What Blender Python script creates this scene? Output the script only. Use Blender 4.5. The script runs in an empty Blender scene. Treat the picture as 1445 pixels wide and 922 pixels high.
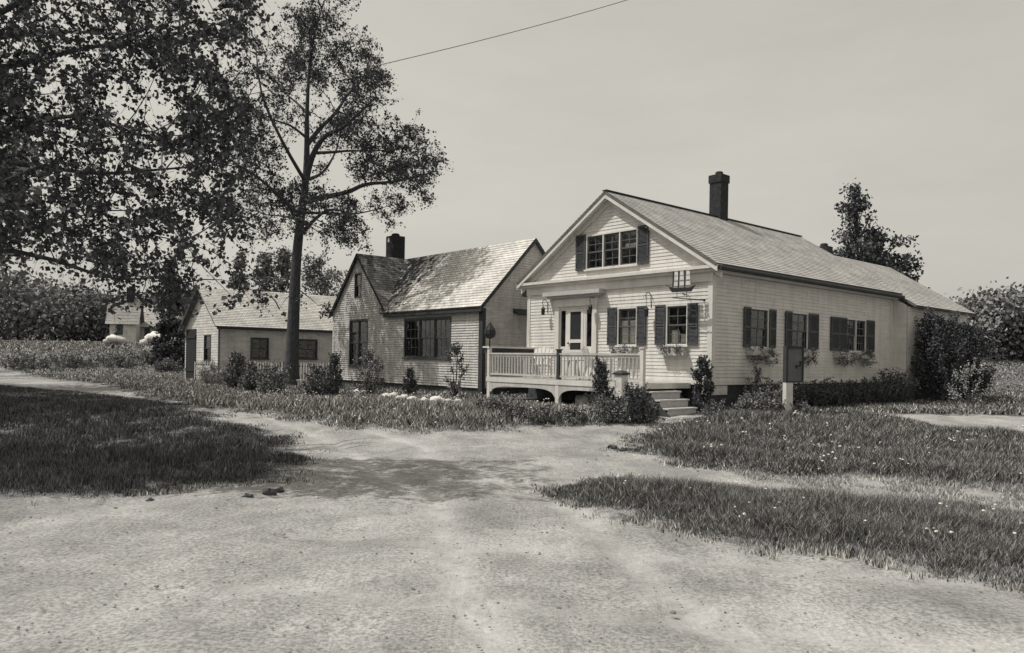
import bpy, math, random
import numpy as np
from mathutils import Vector, Matrix, noise
random.seed(11); rng = np.random.default_rng(5)
R = math.radians
sc = bpy.context.scene
col = sc.collection

# ------------------------------------------------------------------ camera
F_PX, ROLL, EYE = 1064.0, R(0.9), 1.6
cam = bpy.data.cameras.new('camera'); camo = bpy.data.objects.new('camera', cam); col.objects.link(camo)
cam.sensor_width = 36; cam.lens = 36 * F_PX / 1445; cam.shift_y = 47 / 1445
cam.clip_start = .05; cam.clip_end = 2000
camo.matrix_world = Matrix.Translation((0, 0, EYE)) @ Matrix.Rotation(R(90), 4, 'X') @ Matrix.Rotation(ROLL, 4, 'Z')
sc.camera = camo

def at(px, py, Y):                       # a spot seen at (px, py) in the photograph, Y metres away
    a = (px - 722.5) / F_PX; b = (508 - py) / F_PX
    return Vector(((a * math.cos(ROLL) - b * math.sin(ROLL)) * Y, Y, EYE + (a * math.sin(ROLL) + b * math.cos(ROLL)) * Y))

def ss(a, b, t):
    t = np.clip((t - a) / (b - a), 0, 1); return t * t * (3 - 2 * t)
def G(x, y):
    return .35 * ss(12, 19, y) + 2.1 * ss(38, 62, y)

# ------------------------------------------------------------------ materials
def new_mat(name):
    m = bpy.data.materials.new(name); m.use_nodes = True
    nt = m.node_tree; b = nt.nodes['Principled BSDF']; return m, nt, b
def mat(name, c, rough=.8, var=.15, scale=3.0, c2=None, bump=0, bscale=40, spec=.25, metal=0, stretch=None, detail=5, stain=0):
    m, nt, b = new_mat(name)
    b.inputs['Roughness'].default_value = rough
    b.inputs['Specular IOR Level'].default_value = spec
    b.inputs['Metallic'].default_value = metal
    tc = nt.nodes.new('ShaderNodeTexCoord'); mp = nt.nodes.new('ShaderNodeMapping')
    nt.links.new(tc.outputs['Object'], mp.inputs[0])
    if stretch: mp.inputs['Scale'].default_value = stretch
    n = nt.nodes.new('ShaderNodeTexNoise'); n.inputs['Scale'].default_value = scale; n.inputs['Detail'].default_value = detail
    n.inputs['Roughness'].default_value = .65
    nt.links.new(mp.outputs[0], n.inputs['Vector'])
    r = nt.nodes.new('ShaderNodeValToRGB'); e = r.color_ramp.elements
    if c2 is None: c2 = [v * (1 - 2 * var) for v in c]
    e[0].position = .3; e[1].position = .68
    e[0].color = (*c2, 1); e[1].color = (*c, 1)
    nt.links.new(n.outputs[0], r.inputs[0]); nt.links.new(r.outputs[0], b.inputs['Base Color'])
    if stain:
        ms = nt.nodes.new('ShaderNodeMapping'); ms.inputs['Scale'].default_value = (2.2, 2.2, .35); nt.links.new(tc.outputs['Object'], ms.inputs[0])
        n5 = nt.nodes.new('ShaderNodeTexNoise'); n5.inputs['Scale'].default_value = 1.8; n5.inputs['Detail'].default_value = 8; n5.inputs['Roughness'].default_value = .7
        nt.links.new(ms.outputs[0], n5.inputs['Vector'])
        r5 = nt.nodes.new('ShaderNodeValToRGB'); r5.color_ramp.elements[0].position = .36; r5.color_ramp.elements[1].position = .56
        r5.color_ramp.elements[0].color = (1 - stain,) * 3 + (1,); r5.color_ramp.elements[1].color = (1, 1, 1, 1); nt.links.new(n5.outputs[0], r5.inputs[0])
        m5 = nt.nodes.new('ShaderNodeMix'); m5.data_type = 'RGBA'; m5.blend_type = 'MULTIPLY'; m5.inputs[0].default_value = 1
        nt.links.new(r.outputs[0], m5.inputs[6]); nt.links.new(r5.outputs[0], m5.inputs[7]); nt.links.new(m5.outputs[2], b.inputs['Base Color'])
    if bump:
        n2 = nt.nodes.new('ShaderNodeTexNoise'); n2.inputs['Scale'].default_value = bscale; n2.inputs['Detail'].default_value = 4
        nt.links.new(mp.outputs[0], n2.inputs['Vector'])
        bp = nt.nodes.new('ShaderNodeBump'); bp.inputs['Strength'].default_value = bump; bp.inputs['Distance'].default_value = .02
        nt.links.new(n2.outputs[0], bp.inputs['Height']); nt.links.new(bp.outputs[0], b.inputs['Normal'])
    return m
def grey(v, w=.035):  # slightly warm when pale, slightly cool when dark (old print tones)
    k = w * (v - .12) / .5 if v > .12 else -.05
    return (v * (1 + k), v, v * (1 - 1.6 * k))
M = {}
M['clap'] = mat('white_clapboard_paint', grey(.68), .7, scale=1.3, c2=grey(.54), stretch=(1, 1, 6), bump=.25, bscale=25, stain=.16)
M['clap_left'] = mat('weathered_shingle_paint', grey(.60), .8, scale=2.2, c2=grey(.42), stretch=(1, 1, 5), bump=.3, bscale=30, stain=.25)
M['clap_shed'] = mat('shed_board_paint', grey(.66), .8, scale=1.5, c2=grey(.45), stretch=(1, 1, 4), bump=.3, bscale=25, stain=.2)
M['trim'] = mat('white_trim_paint', grey(.66), .6, scale=2.5, c2=grey(.56), stain=.12)
M['rail'] = mat('weathered_rail_paint', grey(.56), .7, scale=4, c2=grey(.42), stain=.2)
M['sash'] = mat('darkened_sash_paint', grey(.12), .6, scale=2.5, c2=grey(.08))
M['trim_dark'] = mat('dark_trim_paint', grey(.055), .7, scale=3, c2=grey(.035))
M['shutter'] = mat('sea_green_shutter_paint', grey(.085), .55, scale=4, c2=grey(.055))
M['found'] = mat('dark_foundation_stone', grey(.09), .95, scale=5, c2=grey(.04), bump=.5, bscale=12)
M['brick'] = mat('sooty_chimney_brick', grey(.05), .95, scale=9, c2=grey(.02), bump=.6, bscale=30)
M['iron'] = mat('black_iron', grey(.03), .5, scale=8)
M['wood_grey'] = mat('worn_step_wood', grey(.52), .85, scale=5, c2=grey(.34), stretch=(1, 6, 6), bump=.3)
M['board_grey'] = mat('grey_notice_board_paint', grey(.17), .7, scale=4, c2=grey(.11))
M['bark'] = mat('bark', grey(.10), .95, scale=5, c2=grey(.03), stretch=(5, 5, 1), bump=1.0, bscale=9)
M['stone'] = mat('white_washed_stone', grey(.72), .9, scale=4, c2=grey(.45), bump=.5, bscale=15)
M['rock'] = mat('field_stone', grey(.32), .95, scale=5, c2=grey(.14), bump=.6, bscale=12)
M['curtain'] = mat('white_curtain', grey(.7), .9, scale=12, c2=grey(.45), stretch=(3, 3, .3))
M['dark_room'] = mat('dark_interior', grey(.03), .9)
M['petal'] = mat('white_petals', grey(.75), .8, scale=9, c2=grey(.6))
M['deck'] = mat('porch_deck_boards', grey(.40), .8, scale=5, c2=grey(.28), stretch=(6, 1, 1))
M['wire'] = mat('black_wire', grey(.05), .6)
def shingle(name, c, c2, leaf_shade=None):
    m, nt, b = new_mat(name); b.inputs['Roughness'].default_value = .9; b.inputs['Specular IOR Level'].default_value = .2
    tc = nt.nodes.new('ShaderNodeTexCoord')
    uv = nt.nodes.new('ShaderNodeUVMap'); uv.uv_map = 'UVMap'
    br = nt.nodes.new('ShaderNodeTexBrick')
    br.inputs['Scale'].default_value = 1; br.inputs['Brick Width'].default_value = .19; br.inputs['Row Height'].default_value = .14
    br.inputs['Mortar Size'].default_value = .006; br.inputs['Bias'].default_value = 0
    br.inputs['Color1'].default_value = (*c, 1); br.inputs['Color2'].default_value = (*c2, 1)
    br.inputs['Mortar'].default_value = (*[v * .35 for v in c2], 1)
    nt.links.new(uv.outputs[0], br.inputs['Vector'])
    n = nt.nodes.new('ShaderNodeTexNoise'); n.inputs['Scale'].default_value = 1.6; n.inputs['Detail'].default_value = 8; n.inputs['Roughness'].default_value = .7
    nt.links.new(tc.outputs['Object'], n.inputs['Vector'])
    r = nt.nodes.new('ShaderNodeValToRGB'); r.color_ramp.elements[0].position = .35; r.color_ramp.elements[1].position = .7
    r.color_ramp.elements[0].color = (.62, .62, .62, 1); r.color_ramp.elements[1].color = (1, 1, 1, 1)
    nt.links.new(n.outputs[0], r.inputs[0])
    mx = nt.nodes.new('ShaderNodeMix'); mx.data_type = 'RGBA'; mx.blend_type = 'MULTIPLY'; mx.inputs[0].default_value = 1
    nt.links.new(br.outputs[0], mx.inputs[6]); nt.links.new(r.outputs[0], mx.inputs[7])
    out = mx.outputs[2]
    if leaf_shade:      # tree shade painted as dark patches over one stretch of roof (object y range)
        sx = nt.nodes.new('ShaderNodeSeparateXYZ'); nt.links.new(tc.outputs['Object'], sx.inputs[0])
        mr = nt.nodes.new('ShaderNodeMapRange'); mr.inputs[1].default_value = leaf_shade[0]; mr.inputs[2].default_value = leaf_shade[1]
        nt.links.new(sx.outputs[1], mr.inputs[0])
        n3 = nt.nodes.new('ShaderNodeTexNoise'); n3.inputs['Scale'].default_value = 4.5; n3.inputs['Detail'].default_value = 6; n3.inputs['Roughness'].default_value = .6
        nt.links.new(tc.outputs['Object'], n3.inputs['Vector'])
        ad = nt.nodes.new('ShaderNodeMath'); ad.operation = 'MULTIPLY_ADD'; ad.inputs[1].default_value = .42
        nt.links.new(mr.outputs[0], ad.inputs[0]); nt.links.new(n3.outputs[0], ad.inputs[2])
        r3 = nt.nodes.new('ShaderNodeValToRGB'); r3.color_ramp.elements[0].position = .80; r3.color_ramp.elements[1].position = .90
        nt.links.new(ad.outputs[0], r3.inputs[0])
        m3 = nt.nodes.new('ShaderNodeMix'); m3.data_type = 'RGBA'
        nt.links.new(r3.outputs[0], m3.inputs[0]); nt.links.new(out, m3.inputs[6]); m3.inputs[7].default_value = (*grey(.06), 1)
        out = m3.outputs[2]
    nt.links.new(out, b.inputs['Base Color'])
    return m
M['roof'] = shingle('weathered_wood_shingles', grey(.58), grey(.46))
M['roof_shed'] = shingle('pale_shed_shingles', grey(.72), grey(.60))
M['roof_left'] = shingle('shade_mottled_shingles', grey(.74), grey(.60), leaf_shade=(2.2, 6.5))  # left stretch carries painted tree shade
def leafmat(name, lo, hi, trans=.0):
    m, nt, b = new_mat(name); b.inputs['Roughness'].default_value = .7; b.inputs['Specular IOR Level'].default_value = .2
    a = nt.nodes.new('ShaderNodeAttribute'); a.attribute_name = 'tone'
    r = nt.nodes.new('ShaderNodeValToRGB')
    r.color_ramp.elements[0].color = (*grey(lo), 1); r.color_ramp.elements[1].color = (*grey(hi), 1)
    nt.links.new(a.outputs['Fac'], r.inputs[0]); nt.links.new(r.outputs[0], b.inputs['Base Color'])
    return m
M['leaf'] = leafmat('maple_leaves', .03, .11)
M['leaf_near'] = leafmat('near_tree_leaves', .03, .10)
M['leaf_bush'] = leafmat('shrub_leaves', .035, .28)
M['leaf_dark'] = leafmat('conifer_needles', .03, .12)
M['leaf_pale'] = leafmat('pale_flowering_leaves', .10, .55)
M['leaf_far'] = leafmat('far_foliage', .08, .30)
M['grass'] = leafmat('tall_grass_blades', .05, .75)
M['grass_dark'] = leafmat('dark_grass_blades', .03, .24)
M['grass_dry'] = leafmat('dry_grass_blades', .12, .6)
M['grass_mid'] = leafmat('mid_grass_blades', .03, .60)
# glass
def glassmat():
    m, nt, b = new_mat('window_glass'); nt.nodes.remove(b)
    tr = nt.nodes.new('ShaderNodeBsdfTransparent'); gl = nt.nodes.new('ShaderNodeBsdfGlossy'); gl.inputs['Roughness'].default_value = .06
    tr.inputs[0].default_value = (.82, .82, .81, 1)
    gl.inputs[0].default_value = (.9, .9, .88, 1)
    lw = nt.nodes.new('ShaderNodeLayerWeight'); p5 = nt.nodes.new('ShaderNodeMath'); p5.operation = 'POWER'; p5.inputs[1].default_value = 4; nt.links.new(lw.outputs['Facing'], p5.inputs[0])
    fr = nt.nodes.new('ShaderNodeMath'); fr.operation = 'MULTIPLY_ADD'; fr.inputs[1].default_value = .9; fr.inputs[2].default_value = .11; nt.links.new(p5.outputs[0], fr.inputs[0])
    n = nt.nodes.new('ShaderNodeTexNoise'); n.inputs['Scale'].default_value = 1.7
    tc = nt.nodes.new('ShaderNodeTexCoord'); nt.links.new(tc.outputs['Object'], n.inputs[0])
    bp = nt.nodes.new('ShaderNodeBump'); bp.inputs['Strength'].default_value = .25; bp.inputs['Distance'].default_value = .05
    nt.links.new(n.outputs[0], bp.inputs['Height']); nt.links.new(bp.outputs[0], gl.inputs['Normal'])
    mx = nt.nodes.new('ShaderNodeMixShader'); nt.links.new(fr.outputs[0], mx.inputs[0]); nt.links.new(tr.outputs[0], mx.inputs[1]); nt.links.new(gl.outputs[0], mx.inputs[2])
    nt.links.new(mx.outputs[0], nt.nodes['Material Output'].inputs[0]); return m
M['glass'] = glassmat()
def groundmat():
    m, nt, b = new_mat('dirt_and_turf'); b.inputs['Roughness'].default_value = .95; b.inputs['Specular IOR Level'].default_value = .1
    tc = nt.nodes.new('ShaderNodeTexCoord')
    def ramp(scale, det, p0, c0, p1, c1, mp=None, dist=0):
        n = nt.nodes.new('ShaderNodeTexNoise'); n.inputs['Scale'].default_value = scale; n.inputs['Detail'].default_value = det; n.inputs['Roughness'].default_value = .7
        n.inputs['Distortion'].default_value = dist
        nt.links.new((mp or tc).outputs[0 if mp else 'Object'], n.inputs['Vector'])
        r = nt.nodes.new('ShaderNodeValToRGB'); r.color_ramp.elements[0].position = p0; r.color_ramp.elements[1].position = p1
        r.color_ramp.elements[0].color = (*c0, 1); r.color_ramp.elements[1].color = (*c1, 1)
        nt.links.new(n.outputs[0], r.inputs[0]); return n, r
    def mix(kind, f, a, bb):
        mx = nt.nodes.new('ShaderNodeMix'); mx.data_type = 'RGBA'; mx.blend_type = kind
        if isinstance(f, float): mx.inputs[0].default_value = f
        else: nt.links.new(f, mx.inputs[0])
        nt.links.new(a, mx.inputs[6]); nt.links.new(bb, mx.inputs[7]); return mx.outputs[2]
    n1, d1 = ramp(1.1, 8, .3, grey(.30), .7, grey(.45))
    n2, d2 = ramp(34, 9, .36, (.48,) * 3, .60, (1.12,) * 3)
    mp = nt.nodes.new('ShaderNodeMapping'); mp.inputs['Rotation'].default_value = (0, 0, R(-28)); mp.inputs['Scale'].default_value = (1.3, .30, 1)
    nt.links.new(tc.outputs['Object'], mp.inputs[0])
    n4, d4 = ramp(1.1, 6, .35, (.86,) * 3, .62, (1.04,) * 3, mp, .6)
    dirt = mix('MULTIPLY', 1.0, mix('MULTIPLY', 1.0, d1.outputs[0], d2.outputs[0]), d4.outputs[0])
    ru = nt.nodes.new('ShaderNodeAttribute'); ru.attribute_name = 'rut'
    nr, dr_ = ramp(3.5, 7, .3, (.35,) * 3, .6, (1,) * 3)
    rm = nt.nodes.new('ShaderNodeMath'); rm.operation = 'MULTIPLY'; nt.links.new(ru.outputs['Fac'], rm.inputs[0]); nt.links.new(dr_.outputs[0], rm.inputs[1])
    pk, dpk = ramp(14, 6, .3, grey(.35), .7, grey(.47))
    dirt = mix('MIX', rm.outputs[0], dirt, pk.outputs[0] if False else dpk.outputs[0])
    pt, dpt = ramp(.7, 8, .40, (.76,) * 3, .60, (1.08,) * 3, None, .6)
    dirt = mix('MULTIPLY', 1.0, dirt, dpt.outputs[0])
    n3, d3 = ramp(9, 7, .35, grey(.07), .7, grey(.22))
    at_ = nt.nodes.new('ShaderNodeAttribute'); at_.attribute_name = 'turf'
    nn, rr = ramp(5, 6, .3, (0,) * 3, .7, (1,) * 3)
    ad = nt.nodes.new('ShaderNodeMath'); ad.operation = 'MULTIPLY_ADD'; ad.inputs[1].default_value = .9
    nt.links.new(rr.outputs[0], ad.inputs[0]); nt.links.new(at_.outputs['Fac'], ad.inputs[2])
    st = nt.nodes.new('ShaderNodeMapRange'); st.inputs[1].default_value = .75; st.inputs[2].default_value = 1.1
    nt.links.new(ad.outputs[0], st.inputs[0])
    nt.links.new(mix('MIX', st.outputs[0], dirt, d3.outputs[0]), b.inputs['Base Color'])
    bp = nt.nodes.new('ShaderNodeBump'); bp.inputs['Strength'].default_value = .8; bp.inputs['Distance'].default_value = .012
    nt.links.new(n2.outputs[0], bp.inputs['Height'])
    bp2 = nt.nodes.new('ShaderNodeBump'); bp2.inputs['Strength'].default_value = .4; bp2.inputs['Distance'].default_value = .08
    nt.links.new(n4.outputs[0], bp2.inputs['Height']); nt.links.new(bp.outputs[0], bp2.inputs['Normal'])
    nt.links.new(bp2.outputs[0], b.inputs['Normal'])
    return m
M['ground'] = groundmat()

# ------------------------------------------------------------------ mesh helpers
class MB:
    def __init__(s): s.v = []; s.f = []; s.uv = {}
    def add(s, pts): i = len(s.v); s.v += [tuple(p) for p in pts]; return i
    def quad(s, *p, uv=None):
        i = s.add(p); s.f.append(tuple(range(i, i + len(p))))
        if uv: s.uv[len(s.f) - 1] = uv
    def hexa(s, p):   # p: 8 points, 0-3 one face, 4-7 opposite
        i = s.add(p)
        for q in ((0, 3, 2, 1), (4, 5, 6, 7), (0, 1, 5, 4), (1, 2, 6, 5), (2, 3, 7, 6), (3, 0, 4, 7)): s.f.append(tuple(i + k for k in q))
        return s
    def box(s, x0, x1, y0, y1, z0, z1, F=None):
        F = F or (lambda a, b, c: (a, b, c))
        return s.hexa([F(x0, y0, z0), F(x1, y0, z0), F(x1, y1, z0), F(x0, y1, z0), F(x0, y0, z1), F(x1, y0, z1), F(x1, y1, z1), F(x0, y1, z1)])
    def bar(s, a, b, w, h, up=Vector((0, 0, 1))):
        a = Vector(a); b = Vector(b); d = (b - a).normalized(); sd = d.cross(up)
        if sd.length < 1e-4: sd = d.cross(Vector((1, 0, 0)))
        sd.normalize(); u = sd.cross(d).normalized(); sd = sd * w / 2; u = u * h / 2
        return s.hexa([a - sd - u, a + sd - u, a + sd + u, a - sd + u, b - sd - u, b + sd - u, b + sd + u, b - sd + u])
    def tube(s, pts, rad, n=6, cap=True):
        pts = [Vector(p) for p in pts]; rings = []
        if not hasattr(rad, '__len__'): rad = [rad] * len(pts)
        ref = Vector((.31, .77, .55))
        for k, p in enumerate(pts):
            d = (pts[min(k + 1, len(pts) - 1)] - pts[max(k - 1, 0)])
            if d.length < 1e-6: d = Vector((0, 0, 1))
            d.normalize(); a = d.cross(ref).normalized(); b = d.cross(a)
            rings.append(s.add([p + (a * math.cos(t) + b * math.sin(t)) * rad[k] for t in [2 * math.pi * j / n for j in range(n)]]))
        for k in range(len(pts) - 1):
            for j in range(n):
                s.f.append((rings[k] + j, rings[k] + (j + 1) % n, rings[k + 1] + (j + 1) % n, rings[k + 1] + j))
        if cap: s.f.append(tuple(rings[0] + j for j in range(n))); s.f.append(tuple(rings[-1] + j for j in range(n)))
        return s
    def blob(s, c, r, seed=0, n=10, rough=.25, sz=(1, 1, 1)):
        c = Vector(c); rows = n // 2 + 1; idx = []
        for i in range(rows + 1):
            th = math.pi * i / rows; ring = []
            for j in range(n):
                ph = 2 * math.pi * j / n
                d = Vector((math.sin(th) * math.cos(ph), math.sin(th) * math.sin(ph), math.cos(th)))
                q = 1 + rough * noise.noise(d * 1.7 + Vector((seed * 3.7, seed * 1.3, 0))) * 2
                ring.append(c + Vector((d.x * sz[0], d.y * sz[1], d.z * sz[2])) * r * q)
            idx.append(s.add(ring))
        for i in range(rows):
            for j in range(n):
                s.f.append((idx[i] + j, idx[i] + (j + 1) % n, idx[i + 1] + (j + 1) % n, idx[i + 1] + j))
        return s
    def lathe(s, c, prof, n=14):
        c = Vector(c); idx = [s.add([c + Vector((r * math.cos(2 * math.pi * j / n), r * math.sin(2 * math.pi * j / n), z)) for j in range(n)]) for r, z in prof]
        for i in range(len(prof) - 1):
            for j in range(n): s.f.append((idx[i] + j, idx[i] + (j + 1) % n, idx[i + 1] + (j + 1) % n, idx[i + 1] + j))
        s.f.append(tuple(idx[0] + j for j in range(n))); s.f.append(tuple(idx[-1] + j for j in range(n)))
        return s
    def build(s, name, m, parent=None, smooth=False, bevel=0):
        me = bpy.data.meshes.new(name); me.from_pydata(s.v, [], s.f); me.materials.append(m)
        if s.uv:
            uvl = me.uv_layers.new(name='UVMap')
            for fi, uv in s.uv.items():
                for li, q in zip(me.polygons[fi].loop_indices, uv): uvl.data[li].uv = q
        if smooth: me.polygons.foreach_set('use_smooth', [True] * len(me.polygons))
        me.update()
        o = bpy.data.objects.new(name, me); col.objects.link(o)
        if parent: o.parent = parent
        if bevel:
            b = o.modifiers.new('bevel', 'BEVEL'); b.width = bevel; b.segments = 1; b.limit_method = 'ANGLE'
        return o
def pieces(s):
    """the loose pieces of an MB as MBs of their own"""
    par = list(range(len(s.v)))
    def find(i):
        while par[i] != i: par[i] = par[par[i]]; i = par[i]
        return i
    for f in s.f:
        for k in f[1:]: par[find(k)] = find(f[0])
    out = {}
    for f in s.f: out.setdefault(find(f[0]), []).append(f)
    res = []
    for fs in out.values():
        m = MB(); idx = {}
        for f in fs:
            for k in f:
                if k not in idx: idx[k] = len(m.v); m.v.append(s.v[k])
            m.f.append(tuple(idx[k] for k in f))
        res.append(m)
    return res
def build_each(s, name, m, parent): return [q.build(name, m, parent) for q in pieces(s)]
def tag(o, label=None, cat=None, group=None, kind=None):
    if label: o['label'] = label
    if cat: o['category'] = cat
    if group: o['group'] = group
    if kind: o['kind'] = kind
    return o
def empty(name, loc, rz=0, label=None, cat=None, group=None):
    o = bpy.data.objects.new(name, None); col.objects.link(o); o.location = loc; o.rotation_euler = (0, 0, rz); o.empty_display_size = .3
    return tag(o, label, cat, group)
def copy_tree(o, parent=None, top=True, **kw):
    c = o.copy(); col.objects.link(c)
    if parent: c.parent = parent
    for ch in [x for x in o.children]: copy_tree(ch, c, False)
    if top: tag(c, **kw)
    return c
def leaves_mesh(name, m, P, size, parent=None, tones=None, flat=.0, aspect=.62, vertical=False):
    """P: n x 3 leaf centres -> one mesh of folded leaf faces"""
    n = len(P); P = np.asarray(P, float)
    size = np.broadcast_to(np.asarray(size, float), (n,)) * rng.uniform(.65, 1.35, n)
    a = rng.normal(size=(n, 3)); a[:, 2] *= (1 - flat)
    a /= np.linalg.norm(a, axis=1)[:, None]
    b = rng.normal(size=(n, 3)); b -= (b * a).sum(1)[:, None] * a; b /= np.linalg.norm(b, axis=1)[:, None]
    c = np.cross(a, b)
    L = size[:, None] / 2; Wd = L * aspect
    v = np.stack([P - a * L, P + b * Wd + c * L * .18, P + a * L, P - b * Wd + c * L * .18], 1).reshape(-1, 3)
    me = bpy.data.meshes.new(name)
    me.vertices.add(4 * n); me.vertices.foreach_set('co', v.ravel())
    me.loops.add(6 * n); me.polygons.add(2 * n)
    base = (np.arange(n) * 4)[:, None]
    me.loops.foreach_set('vertex_index', (base + np.array([[0, 1, 2, 0, 2, 3]])).ravel())
    me.polygons.foreach_set('loop_start', np.arange(2 * n) * 3); me.polygons.foreach_set('loop_total', np.full(2 * n, 3))
    at_ = me.attributes.new('tone', 'FLOAT', 'POINT')
    t = rng.uniform(0, 1, n) if tones is None else tones
    at_.data.foreach_set('value', np.repeat(t, 4))
    me.materials.append(m); me.update(); me.validate()
    o = bpy.data.objects.new(name, me); col.objects.link(o)
    if parent: o.parent = parent
    return o

# ------------------------------------------------------------------ terrain
def poly(pts): return np.array(pts, float)
G1 = poly([(-60, 70), (-45, 52), (-29.6, 43.6), (-15.6, 29.0), (-11, 22.5), (-8.3, 18.8), (-6.5, 17.7), (-4.6, 16.5), (-3.4, 15.4), (-1.4, 15.0), (-.3, 15.4), (1.8, 16.3), (2.9, 16.8), (3.3, 17.2), (3.2, 18.0), (4.6, 18.2), (5.0, 20), (8.7, 19.6), (14, 19.6), (40, 20), (90, 60), (90, 300), (-90, 300)])
G2 = poly([(-60, 60), (-36, 46), (-18.7, 27.8), (-12.5, 23.0), (-8.6, 19.2), (-6.4, 16.4), (-4.4, 14.4), (-3.5, 12.6), (-2.9, 10.6), (-3.1, 9.4), (-4.5, 8.6), (-5.6, 8.0), (-9, 7.2), (-60, 5)])
G3 = poly([(2.04, 13.4), (2.6, 14.8), (3.4, 16.3), (4.6, 17.9), (5.0, 20), (8.7, 19.6), (9.2, 18.0), (9.3, 16.6), (10.5, 15.7), (14, 14.2), (40, 8), (40, 3), (12, 6.9), (7.9, 9.0), (6.3, 9.9), (5.4, 10.7), (3.6, 10.9), (2.7, 12.0)])
G4 = poly([(.53, 9.6), (1.3, 10.05), (2.4, 9.5), (3.6, 8.95), (4.7, 8.6), (6.0, 7.9), (9, 6.3), (30, 0), (30, -20), (9, -3), (5.2, 5.2), (4.1, 5.7), (3.2, 6.15), (2.2, 6.7), (1.4, 7.6), (.7, 8.6)])
def sdist(P, x, y):     # signed distance, positive inside
    x = np.asarray(x, float); y = np.asarray(y, float)
    d = np.full(x.shape, 1e9); ins = np.zeros(x.shape, bool); n = len(P)
    for i in range(n):
        ax, ay = P[i]; bx, by = P[(i + 1) % n]
        ex, ey = bx - ax, by - ay
        t = np.clip(((x - ax) * ex + (y - ay) * ey) / (ex * ex + ey * ey), 0, 1)
        d = np.minimum(d, np.hypot(x - ax - t * ex, y - ay - t * ey))
        if ay != by: ins ^= ((ay > y) != (by > y)) & (x < (bx - ax) * (y - ay) / (by - ay) + ax)
    return np.where(ins, d, -d)
def wob(x, y):
    return .20 * np.sin(2.1 * x + 1.3 * y) * np.sin(1.1 * x - 2.9 * y + 1) + .09 * np.sin(6.3 * x - 2.2 * y + 2) * np.sin(5.1 * y + 3.3 * x) + .07 * np.sin(17 * x + 4 * y) * np.sin(13 * y - 6 * x)
def turf(x, y):
    m = np.maximum.reduce([sdist(p, x, y) for p in (G1, G2, G3, G4)])
    m = np.maximum(m, -20 - np.asarray(y, float) * 1.0)
    return m + wob(x, y)
def axis(lo, hi, step, far_lo, far_hi):
    a = list(np.arange(lo, hi + 1e-6, step)); s = step
    while a[-1] < far_hi: s *= 1.18; a.append(a[-1] + s)
    s = step
    while a[0] > far_lo: s *= 1.18; a.insert(0, a[0] - s)
    return np.array(a)
gx = axis(-11, 12, .11, -500, 500); gy = axis(3, 20, .11, -120, 900)
XX, YY = np.meshgrid(gx, gy); T = turf(XX, YY)
ZZ = G(XX, YY) + np.clip(T, 0, .6) * .08 + np.where(np.abs(XX) < 40, .02 * np.sin(3.1 * XX + YY) * np.sin(2.3 * YY - XX), 0)
def ruts(x, y):
    d = x - (.6 - .028 * np.clip(y - 3, -5, 40) ** 2)
    d2 = (x - 1.2) * .36 + (y - 5.2) * .93 - .5 * np.sin(x * .35)
    f = lambda d_: np.exp(-((d_ - .72) / .15) ** 2) + np.exp(-((d_ + .72) / .15) ** 2)
    return f(d + .08 * np.sin(y * 1.3)) + .6 * f(d2) * (x > -2)
RUT = ruts(XX, YY) * (T < .05)
ZZ += -.026 * RUT + np.where(np.abs(XX) < 30, .012 * np.sin(7 * XX + 2 * YY) * np.sin(5 * YY - 3 * XX), 0) * (T < 0)
V = np.stack([XX, YY, ZZ], -1).reshape(-1, 3)
nx = len(gx); ny = len(gy)
ii, jj = np.meshgrid(np.arange(nx - 1), np.arange(ny - 1))
q = (jj * nx + ii).ravel(); Q = np.stack([q, q + 1, q + nx + 1, q + nx], 1)
Tc = T.reshape(-1)[Q].mean(1)
def sheet(name, sel):
    F_ = Q[sel]; used, inv = np.unique(F_, return_inverse=True)
    me = bpy.data.meshes.new(name); me.vertices.add(len(used)); me.vertices.foreach_set('co', V[used].ravel())
    n = len(F_); me.loops.add(4 * n); me.polygons.add(n); me.loops.foreach_set('vertex_index', inv.reshape(-1).astype(np.int32))
    me.polygons.foreach_set('loop_start', np.arange(n) * 4); me.polygons.foreach_set('loop_total', np.full(n, 4))
    a = me.attributes.new('turf', 'FLOAT', 'POINT'); a.data.foreach_set('value', np.clip(.5 + T.reshape(-1)[used] * 1.2, 0, 1))
    a = me.attributes.new('rut', 'FLOAT', 'POINT'); a.data.foreach_set('value', np.clip(RUT.reshape(-1)[used], 0, 1))
    me.materials.append(M['ground']); me.polygons.foreach_set('use_smooth', [True] * n); me.update(); me.validate()
    o = bpy.data.objects.new(name, me); col.objects.link(o); tag(o, kind='structure'); return o
sheet('ground', Tc >= 0); sheet('dirt_lane', Tc < 0)

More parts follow.
